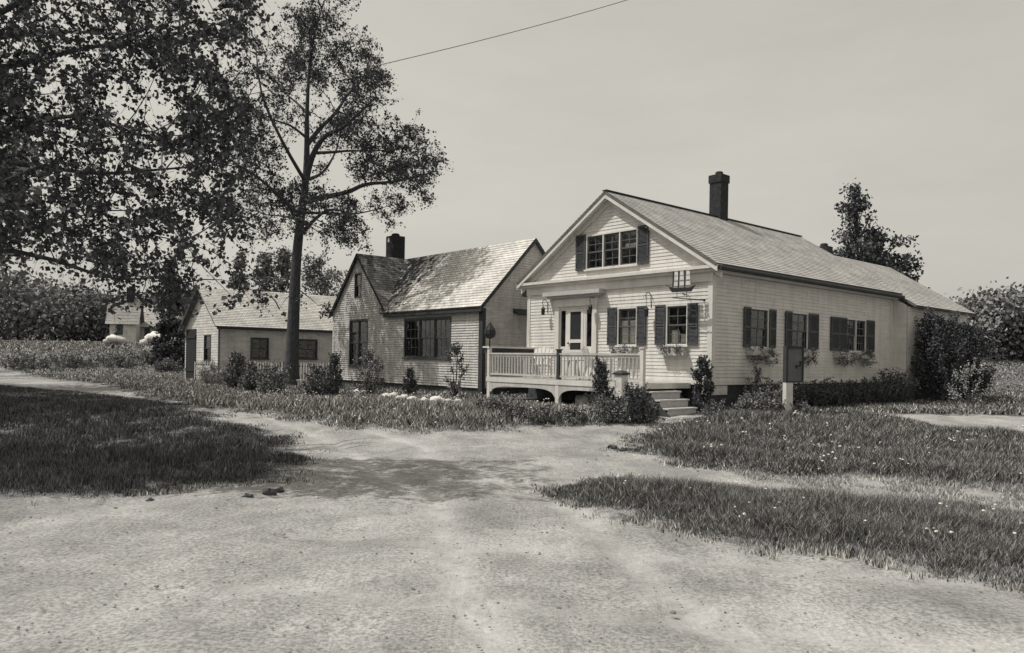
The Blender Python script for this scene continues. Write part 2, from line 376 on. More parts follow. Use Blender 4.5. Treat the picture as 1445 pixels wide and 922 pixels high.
# ------------------------------------------------------------------ grass
def blades(name, m, reg, n, h0, h1, ymin, ymax, xmin, xmax, wk=1.0, lean=.35, edge=0.0, tonepow=1.6, clump=True):
    pts = []
    while sum(len(p) for p in pts) < n:
        k = n * 3 if ymax < 50 else n * 5
        u = rng.uniform(1 / ymax ** 1.3, 1 / ymin ** 1.3, k); y = u ** (-1 / 1.3)
        x = rng.uniform(xmin, xmax, k)
        ok = np.abs(x) < y * .74 + .8
        x, y = x[ok], y[ok]
        d = reg(x, y); ok = d > edge + rng.exponential(.34, len(x)) - .22
        x, y, d = x[ok], y[ok], d[ok]
        if clump:
            cn = np.sin(x * 5.1 + np.sin(y * 3.7) * 2) * np.sin(y * 4.3 + np.sin(x * 2.9) * 2)
            ok = rng.uniform(0, 1, len(x)) < .55 + .45 * cn
            x, y, d = x[ok], y[ok], d[ok]
        pts.append(np.stack([x, y, d], 1))
    p = np.concatenate(pts)[:n]; x, y, d = p.T
    z = G(x, y) + np.clip(d, 0, .6) * .08
    cn = .5 + .5 * np.sin(x * 1.7 + 2 * np.sin(y)) * np.sin(y * 1.9 + np.sin(x * 1.3))
    h = rng.uniform(h0, h1, n) * (.55 + .7 * cn) * np.clip(.3 + d * .9, .25, 1) * np.where(y > 19, .55, 1)
    w = (.0022 + .0006 * y) * wk * rng.uniform(.6, 1.4, n)
    th = rng.uniform(0, 2 * np.pi, n); ln = rng.normal(0, lean, (n, 2)) * h[:, None]
    dx_, dy_ = np.cos(th) * w, np.sin(th) * w
    B = np.stack([x, y, z - .02], 1)
    v = np.stack([B - np.stack([dx_, dy_, 0 * w], 1), B + np.stack([dx_, dy_, 0 * w], 1), B + np.stack([ln[:, 0], ln[:, 1], h + .02], 1)], 1).reshape(-1, 3)
    me = bpy.data.meshes.new(name); me.vertices.add(3 * n); me.vertices.foreach_set('co', v.ravel())
    me.loops.add(3 * n); me.polygons.add(n); me.loops.foreach_set('vertex_index', np.arange(3 * n))
    me.polygons.foreach_set('loop_start', np.arange(n) * 3); me.polygons.foreach_set('loop_total', np.full(n, 3))
    a = me.attributes.new('tone', 'FLOAT', 'POINT'); a.data.foreach_set('value', np.repeat(rng.uniform(0, 1, n) ** tonepow, 3))
    me.materials.append(m); me.update(); me.validate()
    o = bpy.data.objects.new(name, me); col.objects.link(o); tag(o, kind='stuff'); return o

# ------------------------------------------------------------------ house frame
AN = R(40.9)
C0 = Vector((5.02, 19.0, 0)); L0 = Vector((-.9875, 25.0, 0)); S0 = Vector((-13.2, 34.0, 0))
DX = Vector((math.cos(AN), math.sin(AN), 0)); DY = Vector((-math.sin(AN), math.cos(AN), 0))
def W(O, x, y, z=0): p = O + DX * x + DY * y; return Vector((p.x, p.y, z))
def frame_front(x0=0): return lambda s, z, o: (x0 - o, s, z)
def frame_side(y0=0): return lambda s, z, o: (s, y0 - o, z)
def frame_back(x0): return lambda s, z, o: (x0 + o, s, z)
def frame_left(y0): return lambda s, z, o: (s, y0 + o, z)

def siding(name, m, parent, F, z0, z1, lo, hi, openings=(), row=.095, proud=.014, label=None, seg=.7, joint=.16):
    """lapped boards: lo(z), hi(z) give the ends of the wall at height z"""
    b = MB(); zs = {round(z0, 4), round(z1, 4)}; k = 0
    rows = []
    z = z0
    while z < z1 - 1e-4: rows.append(z); zs.add(round(z, 4)); z += row
    for o in openings:
        for zz in (o[2], o[3]):
            if z0 < zz < z1: zs.add(round(zz, 4))
    zs = sorted(zs)
    for a, c in zip(zs[:-1], zs[1:]):
        if c - a < 1e-4: continue
        rb = max(r for r in rows if r <= a + 1e-4)
        oa = .003 + proud * (1 - (a - rb) / row); oc = .003 + proud * (1 - (c - rb) / row)
        mid = (a + c) / 2
        iv = [(None, None)]; segs = []
        l0, l1, h0_, h1_ = lo(a), lo(c), hi(a), hi(c)
        ops = sorted([o for o in openings if o[2] < mid < o[3]])
        cur = (l0, l1)
        for o in ops: segs.append((cur[0], cur[1], o[0], o[0])); cur = (o[1], o[1])
        segs.append((cur[0], cur[1], h0_, h1_))
        for sa, sc_, ea, ec in segs:
            if ea - sa < .002 and ec - sc_ < .002: continue
            ea = max(ea, sa); ec = max(ec, sc_)
            # split into board lengths with tiny sag so the courses are not ruler straight
            kk = max(1, int((max(ea, ec) - min(sa, sc_)) / seg)); wl = abs(a - rb) < 1e-3
            for q in range(kk):
                t0, t1 = q / kk, (q + 1) / kk
                s0_, s1_, u0_, u1_ = sa + (ea - sa) * t0, sa + (ea - sa) * t1, sc_ + (ec - sc_) * t0, sc_ + (ec - sc_) * t1
                def wv(x, zz): return .0055 * noise.noise(Vector((x * .55, zz * 3.1, 4.2))) + .0025 * noise.noise(Vector((x * .2, round(zz / row) * 7.7, 1.5)))
                za, zb2, zc2, zd = a + wv(s0_, a), a + wv(s1_, a), c + wv(u1_, c), c + wv(u0_, c)
                b.quad(F(s0_, za, oa), F(s1_, zb2, oa), F(u1_, zc2, oc), F(u0_, zd, oc))
                if wl: b.quad(F(s0_, za, .001), F(s1_, zb2, .001), F(s1_, zb2, oa), F(s0_, za, oa))
                if wl and kk > 2 and q and random.random() < joint:   # butt joint between two boards
                    jx = s0_ + random.uniform(-.3, .3) * seg; b.box(jx - .0022, jx + .0022, za + .001, za + row * .9, oa - .006, oa - proud * .06 + .0012, F=F)
    o = b.build(name, m, parent)
    if label: o['label'] = label
    return o
def roof_slab(b, e0, e1, r1, r0, thick=.07, row=.14):
    """courses from the eave e0-e1 up to the ridge r0-r1"""
    e0, e1, r0, r1 = map(Vector, (e0, e1, r0, r1))
    n = max(2, round((r0 - e0).length / row)); nn = (e1 - e0).cross(r0 - e0).normalized()
    if nn.z < 0: nn = -nn
    w = (e1 - e0).length; hh = (r0 - e0).length
    for k in range(n):
        t0, t1 = k / n, (k + 1) / n
        a0, a1, b0, b1 = e0.lerp(r0, t0), e1.lerp(r1, t0), e0.lerp(r0, t1), e1.lerp(r1, t1)
        up = nn * .014; lowp = nn * .002
        u = [(0, t0 * hh), (w, t0 * hh), (w, t1 * hh), (0, t1 * hh)]
        b.quad(a0 + up, a1 + up, b1 + lowp, b0 + lowp, uv=u)
        b.quad(a0 + lowp, a1 + lowp, a1 + up, a0 + up, uv=u)
    d = -nn * thick
    b.quad(e0 + d, r0 + d, r1 + d, e1 + d, uv=[(0, 0)] * 4)
    for p, q in ((e0, e1), (e1, r1), (r1, r0), (r0, e0)): b.quad(p, q, q + d, p + d, uv=[(0, 0)] * 4)
def fill_panel(F, s0, s1, z0, z1, o0, o1, b): b.box(s0, s1, z0, z1, o0, o1, F=F); return b

def window(parent, F, s0, s1, z0, z1, sashes=1, cols=2, rows=2, curtain=None, name='window', sill=True, cas=.045, frame_mat='trim', rooms=True):
    """opening s0..s1 x z0..z1: casing, sashes with muntins, glass, curtain, dark room behind"""
    b = MB(); c = cas
    for (a0, a1, c0, c1) in ((s0 - c, s0, z0, z1), (s1, s1 + c, z0, z1), (s0 - c, s1 + c, z1, z1 + c), (s0 - c, s1 + c, z0 - c * .6, z0)):
        b.box(a0, a1, c0, c1, .0, .035, F=F)
    w = (s1 - s0) / sashes
    for k in range(1, sashes): b.box(s0 + k * w - .02, s0 + k * w + .02, z0, z1, -.05, .028, F=F)
    win = b.build(name, M[frame_mat], parent)
    sb = MB(); zm = (z0 + z1) / 2; g = MB()
    for k in range(sashes):
        a0, a1 = s0 + k * w + (.02 if k else 0), s0 + (k + 1) * w - (.02 if k < sashes - 1 else 0)
        for (y0, y1, off) in ((z0, zm + .015, -.045), (zm - .015, z1, -.02)):
            t = .04
            sb.box(a0, a0 + t, y0, y1, off - .02, off + .012, F=F); sb.box(a1 - t, a1, y0, y1, off - .02, off + .012, F=F)
            sb.box(a0 + t, a1 - t, y0, y0 + t, off - .02, off + .01, F=F); sb.box(a0 + t, a1 - t, y1 - t, y1, off - .02, off + .01, F=F)
            for q in range(1, cols):
                xx = a0 + t + (a1 - a0 - 2 * t) * q / cols; sb.box(xx - .011, xx + .011, y0 + t, y1 - t, off - .016, off + .006, F=F)
            for q in range(1, rows):
                yy = y0 + t + (y1 - y0 - 2 * t) * q / rows; sb.box(a0 + t, a1 - t, yy - .011, yy + .011, off - .015, off + .005, F=F)
            g.quad(F(a0 + t, y0 + t, off - .004), F(a1 - t, y0 + t, off - .004), F(a1 - t, y1 - t, off - .004), F(a0 + t, y1 - t, off - .004))
    sb.build('sash', M['sash'] if frame_mat == 'trim' else M[frame_mat], win); g.build('glass', M['glass'], win)
    if sill:
        s_ = MB(); s_.box(s0 - c - .03, s1 + c + .03, z0 - c * .6 - .045, z0 - c * .6, -.0, .085, F=F); s_.build('sill', M[frame_mat], win)
    if curtain:
        for (a0, a1, y0, y1) in curtain:
            cb = MB(); n = 28
            p = [(a0 + (a1 - a0) * i / n, .018 * math.sin(i * 1.9) + .01 * math.sin(i * .7)) for i in range(n + 1)]
            for i in range(n): cb.quad(F(p[i][0], y0, -.1 + p[i][1]), F(p[i + 1][0], y0, -.1 + p[i + 1][1]), F(p[i + 1][0], y1, -.1 + p[i + 1][1] * .5), F(p[i][0], y1, -.1 + p[i][1] * .5))
            cb.build('curtain', M['curtain'], win)
    rb = MB(); d = -.55
    rb.quad(F(s0 - .1, z0 - .1, d), F(s1 + .1, z0 - .1, d), F(s1 + .1, z1 + .1, d), F(s0 - .1, z1 + .1, d))
    for (p, q) in (((s0 - .1, z0 - .1), (s1 + .1, z0 - .1)), ((s1 + .1, z0 - .1), (s1 + .1, z1 + .1)), ((s1 + .1, z1 + .1), (s0 - .1, z1 + .1)), ((s0 - .1, z1 + .1), (s0 - .1, z0 - .1))):
        rb.quad(F(p[0], p[1], -.03), F(q[0], q[1], -.03), F(q[0], q[1], d), F(p[0], p[1], d))
    rb.build('interior', M['dark_room'], win)
    return win
def shutter(parent, F, s0, s1, z0, z1, off=.04):
    b = MB(); t = .045; zm = z0 + (z1 - z0) * .5
    for a in ((s0, s0 + t, z0, z1), (s1 - t, s1, z0, z1), (s0 + t, s1 - t, z0, z0 + .07), (s0 + t, s1 - t, z1 - .055, z1), (s0 + t, s1 - t, zm - .03, zm + .03)):
        b.box(*a, off, off + .03, F=F)
    z = z0 + .08
    while z < z1 - .08:
        if abs(z + .015 - zm) > .045:
            b.hexa([F(s0 + t, z, off + .026), F(s1 - t, z, off + .026), F(s1 - t, z + .006, off + .028), F(s0 + t, z + .006, off + .028),
                    F(s0 + t, z + .024, off + .002), F(s1 - t, z + .024, off + .002), F(s1 - t, z + .030, off + .004), F(s0 + t, z + .030, off + .004)])
        z += .034
    b.quad(F(s0 + t, z0, off + .001), F(s1 - t, z0, off + .001), F(s1 - t, z1, off + .001), F(s0 + t, z1, off + .001))
    h = b.build('shutter', M['shutter'], parent)
    hb = MB()
    for zz in (z0 + .18, z1 - .18):
        for e in (s0 + .004, s1 - .05): hb.box(e, e + .046, zz, zz + .03, off + .031, off + .037, F=F)
    build_each(hb, 'hinge', M['iron'], h)
    return h

def bracket_chimney(parent, x, y, z0, z1, a, name='chimney', cap='corbel'):
    b = MB(); zz = z0; k = 0
    while zz < z1 - .001:
        h = min(.075, z1 - zz); e = a / 2 * (1.0 if cap != 'corbel' or zz < z1 - .32 else 1.13)
        b.box(x - e, x + e, y - e, y + e, zz, zz + h - .008)
        e2 = e - .006; b.box(x - e2, x + e2, y - e2, y + e2, zz + h - .008, zz + h + .0005)
        zz += h
    c = b.build(name, M['brick'], parent)
    f = MB()
    f.lathe((x, y, z1), [(a * .30, 0), (a * .30, .10), (a * .22, .13), (a * .18, .13), (a * .18, .02)], 10)
    f.build('flue', M['brick'], c)
    fl = MB(); e = a / 2 + .05; fl.box(x - e, x + e, y - e, y + e, z0, z0 + .0); 
    return c

# ================================================================== MAIN HOUSE
zb = .3
H = empty('white_cottage', W(C0, 0, 0, 0), AN, 'white clapboard gabled cottage with dark shutters, a tall chimney and a porch along its front', 'house')
WID, DEP, PL = 6.9, 10.6, 4.0
Ff, Fs = frame_front(), frame_side()
slope = .633
def rooftop(y): return 4.07 + slope * (min(y, WID - y) + .3)
WZ0, WZ1 = 2.08, 3.08
front_open = [(2.43, 3.07, WZ0, WZ1), (.75, 1.37, WZ0, WZ1), (4.08, 5.42, 1.12, 3.16)]
gab_open = [(2.45, 4.33, 4.32, 5.26)]
side_wins = [(1.76, 2.60, 2.06, 3.06), (3.90, 4.76, 2.06, 3.06), (7.25, 8.56, 2.06, 3.04)]
siding('wall', M['clap'], H, Ff, 1.14, 3.95, lambda z: 0.0, lambda z: WID, front_open)
apz = rooftop(WID / 2)
def glo(z): return max(0, (z - 4.07 + .12) / slope - .3 + .0)
siding('gable_wall', M['clap'], H, Ff, 4.06, apz - .1, lambda z: glo(z), lambda z: WID - glo(z), gab_open)
siding('wall', M['clap'], H, Fs, 1.14, 3.87, lambda z: 0.0, lambda z: DEP, side_wins)
siding('wall', M['clap'], H, frame_left(WID), 1.14, 3.95, lambda z: 0.0, lambda z: DEP)
siding('wall', M['clap'], H, frame_back(DEP), 1.14, 3.95, lambda z: 0.0, lambda z: WID)
siding('gable_wall', M['clap'], H, frame_back(DEP), 3.95, apz - .1, lambda z: glo(z), lambda z: WID - glo(z))
b = MB(); b.box(.03, DEP - .03, .03, WID - .03, .1, 1.13); b.build('foundation', M['found'], H)
b = MB(); b.box(.0, .75, .004, .028, .78, 1.03); b.box(.004, .028, .0, .5, .78, 1.03); b.build('pale_footing_stone', M['stone'], H, bevel=.01)
b = MB(); b.box(-.03, 0, -.03, WID + .03, 1.04, 1.14); b.box(-.03, DEP, -.032, -.001, 1.04, 1.14); b.build('water_table', M['trim'], H)
# corner boards
b = MB(); b.box(-.03, .0, -.03, .11, 1.14, 3.8); b.box(.0, .12, -.032, -.001, 1.14, 3.8)
b.box(-.03, .0, WID - .11, WID + .03, 1.14, 3.8); b.box(DEP - .13, DEP + .02, -.034, -.001, 1.14, 3.8); build_each(b, 'corner_board', M['trim'], H)
# roof
b = MB(); ov = .27; ovb = .15
e0 = (-ov, -.3, 4.07); e1 = (DEP + ovb, -.3, 4.07); r0 = (-ov, WID / 2, apz); r1 = (DEP + ovb, WID / 2, apz)
roof_slab(b, e0, e1, r1, r0)
roof_slab(b, (-ov, WID + .3, 4.07), (DEP + ovb, WID + .3, 4.07), r1, r0)
rf = b.build('roof', M['roof'], H)
b = MB(); b.bar((-ov - .01, WID / 2, apz + .015), (DEP + ovb, WID / 2, apz + .015), .16, .03); b.build('ridge_cap', M['trim_dark'], rf)
# rake boards (three stepped mouldings) and cornice return
b = MB()
for sgn in (0, 1):
    def Y(y): return y if not sgn else WID - y
    for (x0, x1, dz0, dz1) in ((-ov + .015, -ov + .05, -.075, -.20), (-.17, -.03, -.085, -.15), (-.06, -.02, -.12, -.34)):
        pe = (-.3, 4.07); pr = (WID / 2, apz)
        b.hexa([(x0, Y(pe[0]), pe[1] + dz1), (x1, Y(pe[0]), pe[1] + dz1), (x1, Y(pe[0]), pe[1] + dz0), (x0, Y(pe[0]), pe[1] + dz0),
                (x0, pr[0], pr[1] + dz1), (x1, pr[0], pr[1] + dz1), (x1, pr[0], pr[1] + dz0), (x0, pr[0], pr[1] + dz0)])
build_each(b, 'rake_board', M['trim'], H)
b = MB()
b.box(-.24, -.0, -.29, WID + .29, 3.97, 4.05); b.box(-.15, -.0, -.2, WID + .2, 3.90, 3.969); b.box(-.05, 0.0, -.04, WID + .04, 3.66, 3.899)
build_each(b, 'front_cornice', M['trim'], H)
b = MB(); b.box(.0, DEP, -.26, -.0, 3.88, 3.96); b.build('soffit', M['trim'], H)
b = MB(); b.tube([(-.2, -.335, 3.97), (DEP + .1, -.335, 3.95)], .065, 8); b.build('gutter', M['trim_dark'], H)
# chimneys
bracket_chimney(H, 5.42, WID / 2 + .05, 6.1, 7.86, .44)
b = MB(); b.box(5.17, 5.67, WID / 2 - .45, WID / 2 + .3, 6.12, 6.2 + .02); 
# front gable window
gw = window(H, Ff, 2.45, 4.33, 4.32, 5.26, sashes=3, cols=2, rows=2, curtain=[(2.5, 2.95, 4.82, 4.92)])
shutter(H, Ff, 4.38, 4.76, 4.28, 5.34); shutter(H, Ff, 2.02, 2.40, 4.28, 5.34)
# lower front windows
window(H, Ff, 2.43, 3.07, WZ0, WZ1, cols=2, rows=2, curtain=[(2.44, 2.74, 2.1, 2.75), (2.80, 3.05, 2.1, 2.75)])
shutter(H, Ff, 3.12, 3.46, WZ0 - .02, WZ1 + .05); shutter(H, Ff, 2.07, 2.38, WZ0 - .02, WZ1 + .05)
window(H, Ff, .75, 1.37, WZ0, WZ1, cols=2, rows=2, curtain=[(.76, 1.0, 2.1, 2.35), (1.05, 1.30, 2.1, 2.45)])
shutter(H, Ff, 1.42, 1.75, WZ0 - .02, WZ1 + .05); shutter(H, Ff, .39, .70, WZ0 - .02, WZ1 + .05)
# side windows
(a, c) = (side_wins[0], side_wins[1])
for (s0, s1, z0, z1), sh in ((side_wins[0], ((1.39, 1.71), (2.65, 2.98))), (side_wins[1], ((3.50, 3.85), (4.81, 5.39))), (side_wins[2], ((6.18, 7.20), (8.61, 9.17)))):
    window(H, Fs, s0, s1, z0, z1, sashes=2 if s1 - s0 > 1 else 1, cols=2, rows=2)
    for (u0, u1) in sh:
        if u1 - u0 > .7: shutter(H, Fs, u0, (u0 + u1) / 2 - .01, z0 - .02, z1 + .04); shutter(H, Fs, (u0 + u1) / 2 + .01, u1, z0 - .02, z1 + .04)
        else: shutter(H, Fs, u0, u1, z0 - .02, z1 + .04)
# door case
b = MB()
b.box(-.07, 0, 5.44, 5.62, 1.10, 3.24); b.box(-.07, 0, 3.88, 4.06, 1.10, 3.24)                   # pilasters
b.box(-.085, 0, 3.86, 5.64, 3.241, 3.45)
dc = b.build('door_case', M['trim'], H)
b = MB(); b.box(-.10, 0, 3.80, 5.70, 3.451, 3.50); b.box(-.20, 0, 3.68, 5.84, 3.501, 3.56); b.box(-.30, 0, 3.58, 5.94, 3.561, 3.68); b.build('door_hood', M['wood_grey'], dc)
b = MB()
b.box(-.02, .03, 5.08, 5.15, 1.12, 3.2); b.box(-.02, .03, 4.36, 4.43, 1.12, 3.2); b.box(-.018, .03, 4.06, 5.44, 3.16, 3.24)
b.box(-.015, .02, 5.15, 5.44, 1.12, 2.0); b.box(-.015, .02, 4.06, 4.36, 1.12, 2.0)
for a0, a1 in ((5.15, 5.44), (4.06, 4.36)):
    for z in (2.0, 3.12): b.box(-.01, .02, a0, a1, z, z + .03)
    b.box(-.012, .02, a0, a0 + .04, 2.0, 3.15); b.box(-.012, .02, a1 - .04, a1, 2.0, 3.15)
sl = b.build('sidelight', M['trim'], H)
b = MB(); b.quad((.01, 5.19, 2.03), (.01, 5.40, 2.03), (.01, 5.40, 3.15), (.01, 5.19, 3.15)); b.build('glass', M['glass'], sl); b = MB(); b.quad((.01, 4.10, 2.03), (.01, 4.32, 2.03), (.01, 4.32, 3.15), (.01, 4.10, 3.15)); b.build('glass', M['glass'], sl)
b = MB(); b.quad((.5, 3.9, 1.1), (.5, 5.6, 1.1), (.5, 5.6, 3.3), (.5, 3.9, 3.3)); b.quad((.035, 3.9, 1.1), (.5, 3.9, 1.1), (.5, 3.9, 3.3), (.035, 3.9, 3.3)); b.quad((.035, 5.6, 1.1), (.5, 5.6, 1.1), (.5, 5.6, 3.3), (.035, 5.6, 3.3)); b.quad((.035, 3.9, 3.3), (.5, 3.9, 3.3), (.5, 5.6, 3.3), (.035, 5.6, 3.3)); b.build('interior', M['dark_room'], sl)
b = MB()
b.box(-.03, .005, 4.43, 4.53, 1.12, 3.15); b.box(-.03, .005, 4.98, 5.08, 1.12, 3.15)
b.box(-.03, .005, 4.53, 4.98, 3.07, 3.15); b.box(-.03, .005, 4.53, 4.98, 2.14, 2.24); b.box(-.03, .005, 4.53, 4.98, 1.85, 1.93); b.box(-.025, .0, 4.53, 4.98, 1.12, 1.85)
dr = b.build('screen_door', M['trim'], H)
b = MB(); b.quad((-.012, 4.53, 1.93), (-.012, 4.98, 1.93), (-.012, 4.98, 3.07), (-.012, 4.53, 3.07)); b.build('screen', M['dark_room'], dr)
b = MB(); b.blob((-.06, 5.03, 2.13), .028, 1, 8, 0); b.build('knob', M['iron'], dr)

# ------------------------------------------------------------------ porch (attached)
DK = 1.08; PX = -1.9; PY0, PY1 = .62, 6.6
b = MB(); y = PY0
x = PX
while x < -.04: b.box(x, min(x + .118, -.035), PY0 if x < -1.0 else PY0, PY1, DK - .035, DK); x += .125
dk = b.build('porch_deck', M['deck'], H)
b = MB(); b.box(PX - .03, PX, PY0 - .02, PY1 + .02, DK - .14, DK - .005); b.box(PX, -.03, PY1, PY1 + .03, DK - .14, DK - .005); b.box(PX, -.03, PY0 - .03, PY0, DK - .14, DK - .005)
b.build('fascia', M['trim'], dk)
# arcade: spandrel boards with depressed arches between the posts
posts = [PY1 - .07, 3.58, 1.25]
def arch(y0, y1):
    bb = MB(); n = 22; top = DK - .142; cr = DK - .26; sp = DK - .50
    for i in range(n):
        def zc(t): u = abs(2 * t - 1); return sp + (cr - sp) * (1 - u ** 5) ** .6
        t0, t1 = i / n, (i + 1) / n; ya, yb = y0 + (y1 - y0) * t0, y0 + (y1 - y0) * t1
        bb.hexa([(PX - .012, ya, zc(t0)), (PX + .02, ya, zc(t0)), (PX + .02, ya, top), (PX - .012, ya, top), (PX - .012, yb, zc(t1)), (PX + .02, yb, zc(t1)), (PX + .02, yb, top), (PX - .012, yb, top)])
    bb.build('arch_skirt', M['rail'], dk)
arch(3.65, PY1 - .14); arch(1.32, 3.51); arch(PY0 + .02, 1.18)
for y in posts:
    b = MB(); b.box(PX - .02, PX + .10, y - .07, y + .07, .25, DK - .142); b.build('post', M['trim'], dk, bevel=.008)
# hand rails
RT = 1.80
def railing(p0, p1, name='railing', dark=()):
    p0 = Vector(p0); p1 = Vector(p1); d = p1 - p0; n = int(d.length / .125)
    bb = MB(); bb.bar(p0 + Vector((0, 0, RT - .02)), p1 + Vector((0, 0, RT - .02)), .08, .045); bb.bar(p0 + Vector((0, 0, RT - .075)), p1 + Vector((0, 0, RT - .075)), .035, .05)
    bb.bar(p0 + Vector((0, 0, DK + .09)), p1 + Vector((0, 0, DK + .09)), .05, .05)
    for i in range(1, n):
        q = p0 + d * (i / n); bb.bar(q + Vector((0, 0, DK + .115)), q + Vector((0, 0, RT - .1)), .03, .03)
    return bb.build(name, M['rail'], dk)
railing((PX + .05, PY0 + .1, 0), (PX + .05, PY1 - .07, 0)); railing((PX + .09, PY1 - .05, 0), (-.06, PY1 - .05, 0))
for (x, y, m_, h) in ((PX + .05, PY1 - .03, 'trim', .86), (PX + .05, 3.58, 'trim_dark', .80), (PX + .05, PY0 + .06, 'trim', .84)):
    b = MB(); b.box(x - .05, x + .05, y - .05, y + .05, DK, DK + h); b.box(x - .07, x + .07, y - .07, y + .07, DK + h, DK + h + .03)
    o = b.build('newel_post', M[m_], dk)
    if m_ == 'trim_dark': o['label'] = 'dark painted rail post in the middle of the porch'
# steps
b = MB(); k = 0
for k in range(5):
    z1 = DK - .19 * (k + 0) - .0; y1 = PY0 + .24 - .24 * k
    if k == 0: continue
    b.box(PX + .0, -.72, y1 - .27, y1, z1 - .04, z1)
st = b.build('front_steps', M['wood_grey'], H, bevel=.006)
b = MB()
for k in range(1, 5):
    z1 = DK - .19 * k; y1 = PY0 + .24 - .24 * k; b.box(PX + .03, -1.0, y1 - .02, y1, z1 - .19, z1 - .041) if False else b.box(PX + .03, -.76, y1 - .25, y1 - .235, z1 - .19, z1 - .041)
b.build('riser', M['wood_grey'], st)
b = MB()
for x in (PX - .01, -.74): b.bar((x, PY0 + .02, DK - .22), (x, PY0 - .82, DK - .88), .05, .2)
build_each(b, 'stringer', M['trim_dark'], st)

# ------------------------------------------------------------------ rear ell of the cottage
el = MB(); EX0, EX1 = DEP + .02, 16.2; EY_, EZ = 2.5, 5.72
roof_slab(el, (EX0 + .15, -.75, 3.66), (EX1 + .2, -.75, 3.66), (EX1 + .2, EY_, EZ), (EX0 + .15, EY_, EZ)); roof_slab(el, (EX0 + .15, 5.75, 3.66), (EX1 + .2, 5.75, 3.66), (EX1 + .2, EY_, EZ), (EX0 + .15, EY_, EZ))
elr = el.build('ell_roof', M['roof'], H)
siding('ell_wall', M['clap'], H, frame_side(-.5), 1.0, 3.62, lambda z: EX0, lambda z: EX1)
siding('ell_wall', M['clap'], H, frame_front(EX0), 1.0, 5.5, lambda z: -.5 + max(0, (z - 3.66) / .634), lambda z: 5.5 - max(0, (z - 3.66) / .634))
siding('ell_wall', M['clap'], H, frame_back(EX1), 1.0, 5.5, lambda z: -.5 + max(0, (z - 3.66) / .634), lambda z: 5.5 - max(0, (z - 3.66) / .634))
bracket_chimney(H, 12.3, 3.3, 5.2, 6.22, .48, cap='plain')
b = MB(); b.box(EX0 + .02, EX1 - .02, -.47, 5.4, .1, 1.0); b.build('ell_foundation', M['found'], H)

# ================================================================== LEFT HOUSE
L = empty('shingled_cottage', W(L0, 0, 0, 0), AN, 'smaller weathered shingled cottage with mottled roof and cross gable left of the porch', 'house')
LW = 10.45; LD = 4.46; LE = 3.5; LR = 5.83; cg = 8.27; cgh = 2.2
Lf, Lg = frame_front(), frame_side()
lw_open = [(1.80, 4.66, 1.66, 3.02), (7.50, 8.88, 1.30, 3.10)]
siding('wall', M['clap_left'], L, Lf, .64, 3.48, lambda z: 0.0, lambda z: LW, lw_open, row=.088, seg=.3, joint=.75, proud=.026)
def cl(z): return cg - cgh + (z - 3.48) / ((LR - 3.48) / cgh)
siding('gable_wall', M['clap_left'], L, Lf, 3.48, LR - .06, cl, lambda z: 2 * cg - cl(z), [(8.06, 8.52, 4.1, 5.05)], row=.088, seg=.3, joint=.75, proud=.026)
sl2 = (LR - LE) / (LD / 2)
siding('wall', M['clap_left'], L, Lg, .64, LE - .05, lambda z: 0.0, lambda z: LD, [], row=.088, seg=.3, joint=.75, proud=.026)
siding('gable_wall', M['clap_left'], L, Lg, LE - .05, LR - .12, lambda z: max(0, (z - LE + .06) / sl2), lambda z: LD - max(0, (z - LE + .06) / sl2), [], row=.088, seg=.3, joint=.75, proud=.026)
siding('wall', M['clap_left'], L, frame_left(LW), .64, 3.48, lambda z: 0.0, lambda z: LD, row=.088, seg=.3, joint=.75, proud=.026)
siding('wall', M['clap_left'], L, frame_back(LD), .64, 3.48, lambda z: 0.0, lambda z: LW, row=.088, seg=.3, joint=.75, proud=.026)
b = MB(); b.box(.03, LD - .03, .03, LW - .03, .05, .63); b.build('foundation', M['found'], L)
b = MB(); o_ = .2
roof_slab(b, (-o_, -.12, LE - o_ * sl2 + .06), (-o_, LW - 4.2, LE - o_ * sl2 + .06), (LD / 2, LW + .1, LR + .05), (LD / 2, -.12, LR + .05))
roof_slab(b, (LD + o_, -.12, LE - o_ * sl2 + .06), (LD + o_, LW + .1, LE - o_ * sl2 + .06), (LD / 2, LW + .1, LR + .05), (LD / 2, -.12, LR + .05))
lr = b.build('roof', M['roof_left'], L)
b = MB(); gs = (LR - 3.48) / cgh
roof_slab(b, (-.14, cg - cgh - .12, 3.48 - .12 * gs + .07), (LD / 2, cg - cgh - .12, 3.48 - .12 * gs + .07), (LD / 2, cg, LR + .07), (-.14, cg, LR + .07))
roof_slab(b, (-.14, cg + cgh + .12, 3.48 - .12 * gs + .07), (LD / 2, cg + cgh + .12, 3.48 - .12 * gs + .07), (LD / 2, cg, LR + .07), (-.14, cg, LR + .07))
M['roof_cg'] = shingle('shade_darkened_shingles', grey(.34), grey(.20), leaf_shade=(5.0, 9.0))  # tall tree's shade painted in: darker base tones and patches
b.build('cross_gable_roof', M['roof_cg'], L)
b = MB()
for s_ in (0, 1):
    yy = (lambda y: y) if not s_ else (lambda y: 2 * cg - y)
    for (dz0, dz1, x0, x1) in ((-.02, -.13, -.14, -.11),):
        b.hexa([(x0, yy(cg - cgh - .12), 3.41 + dz1), (x1, yy(cg - cgh - .12), 3.41 + dz1), (x1, yy(cg - cgh - .12), 3.41 + dz0), (x0, yy(cg - cgh - .12), 3.41 + dz0),
                (x0, cg, LR + .05 + dz1), (x1, cg, LR + .05 + dz1), (x1, cg, LR + .05 + dz0), (x0, cg, LR + .05 + dz0)])
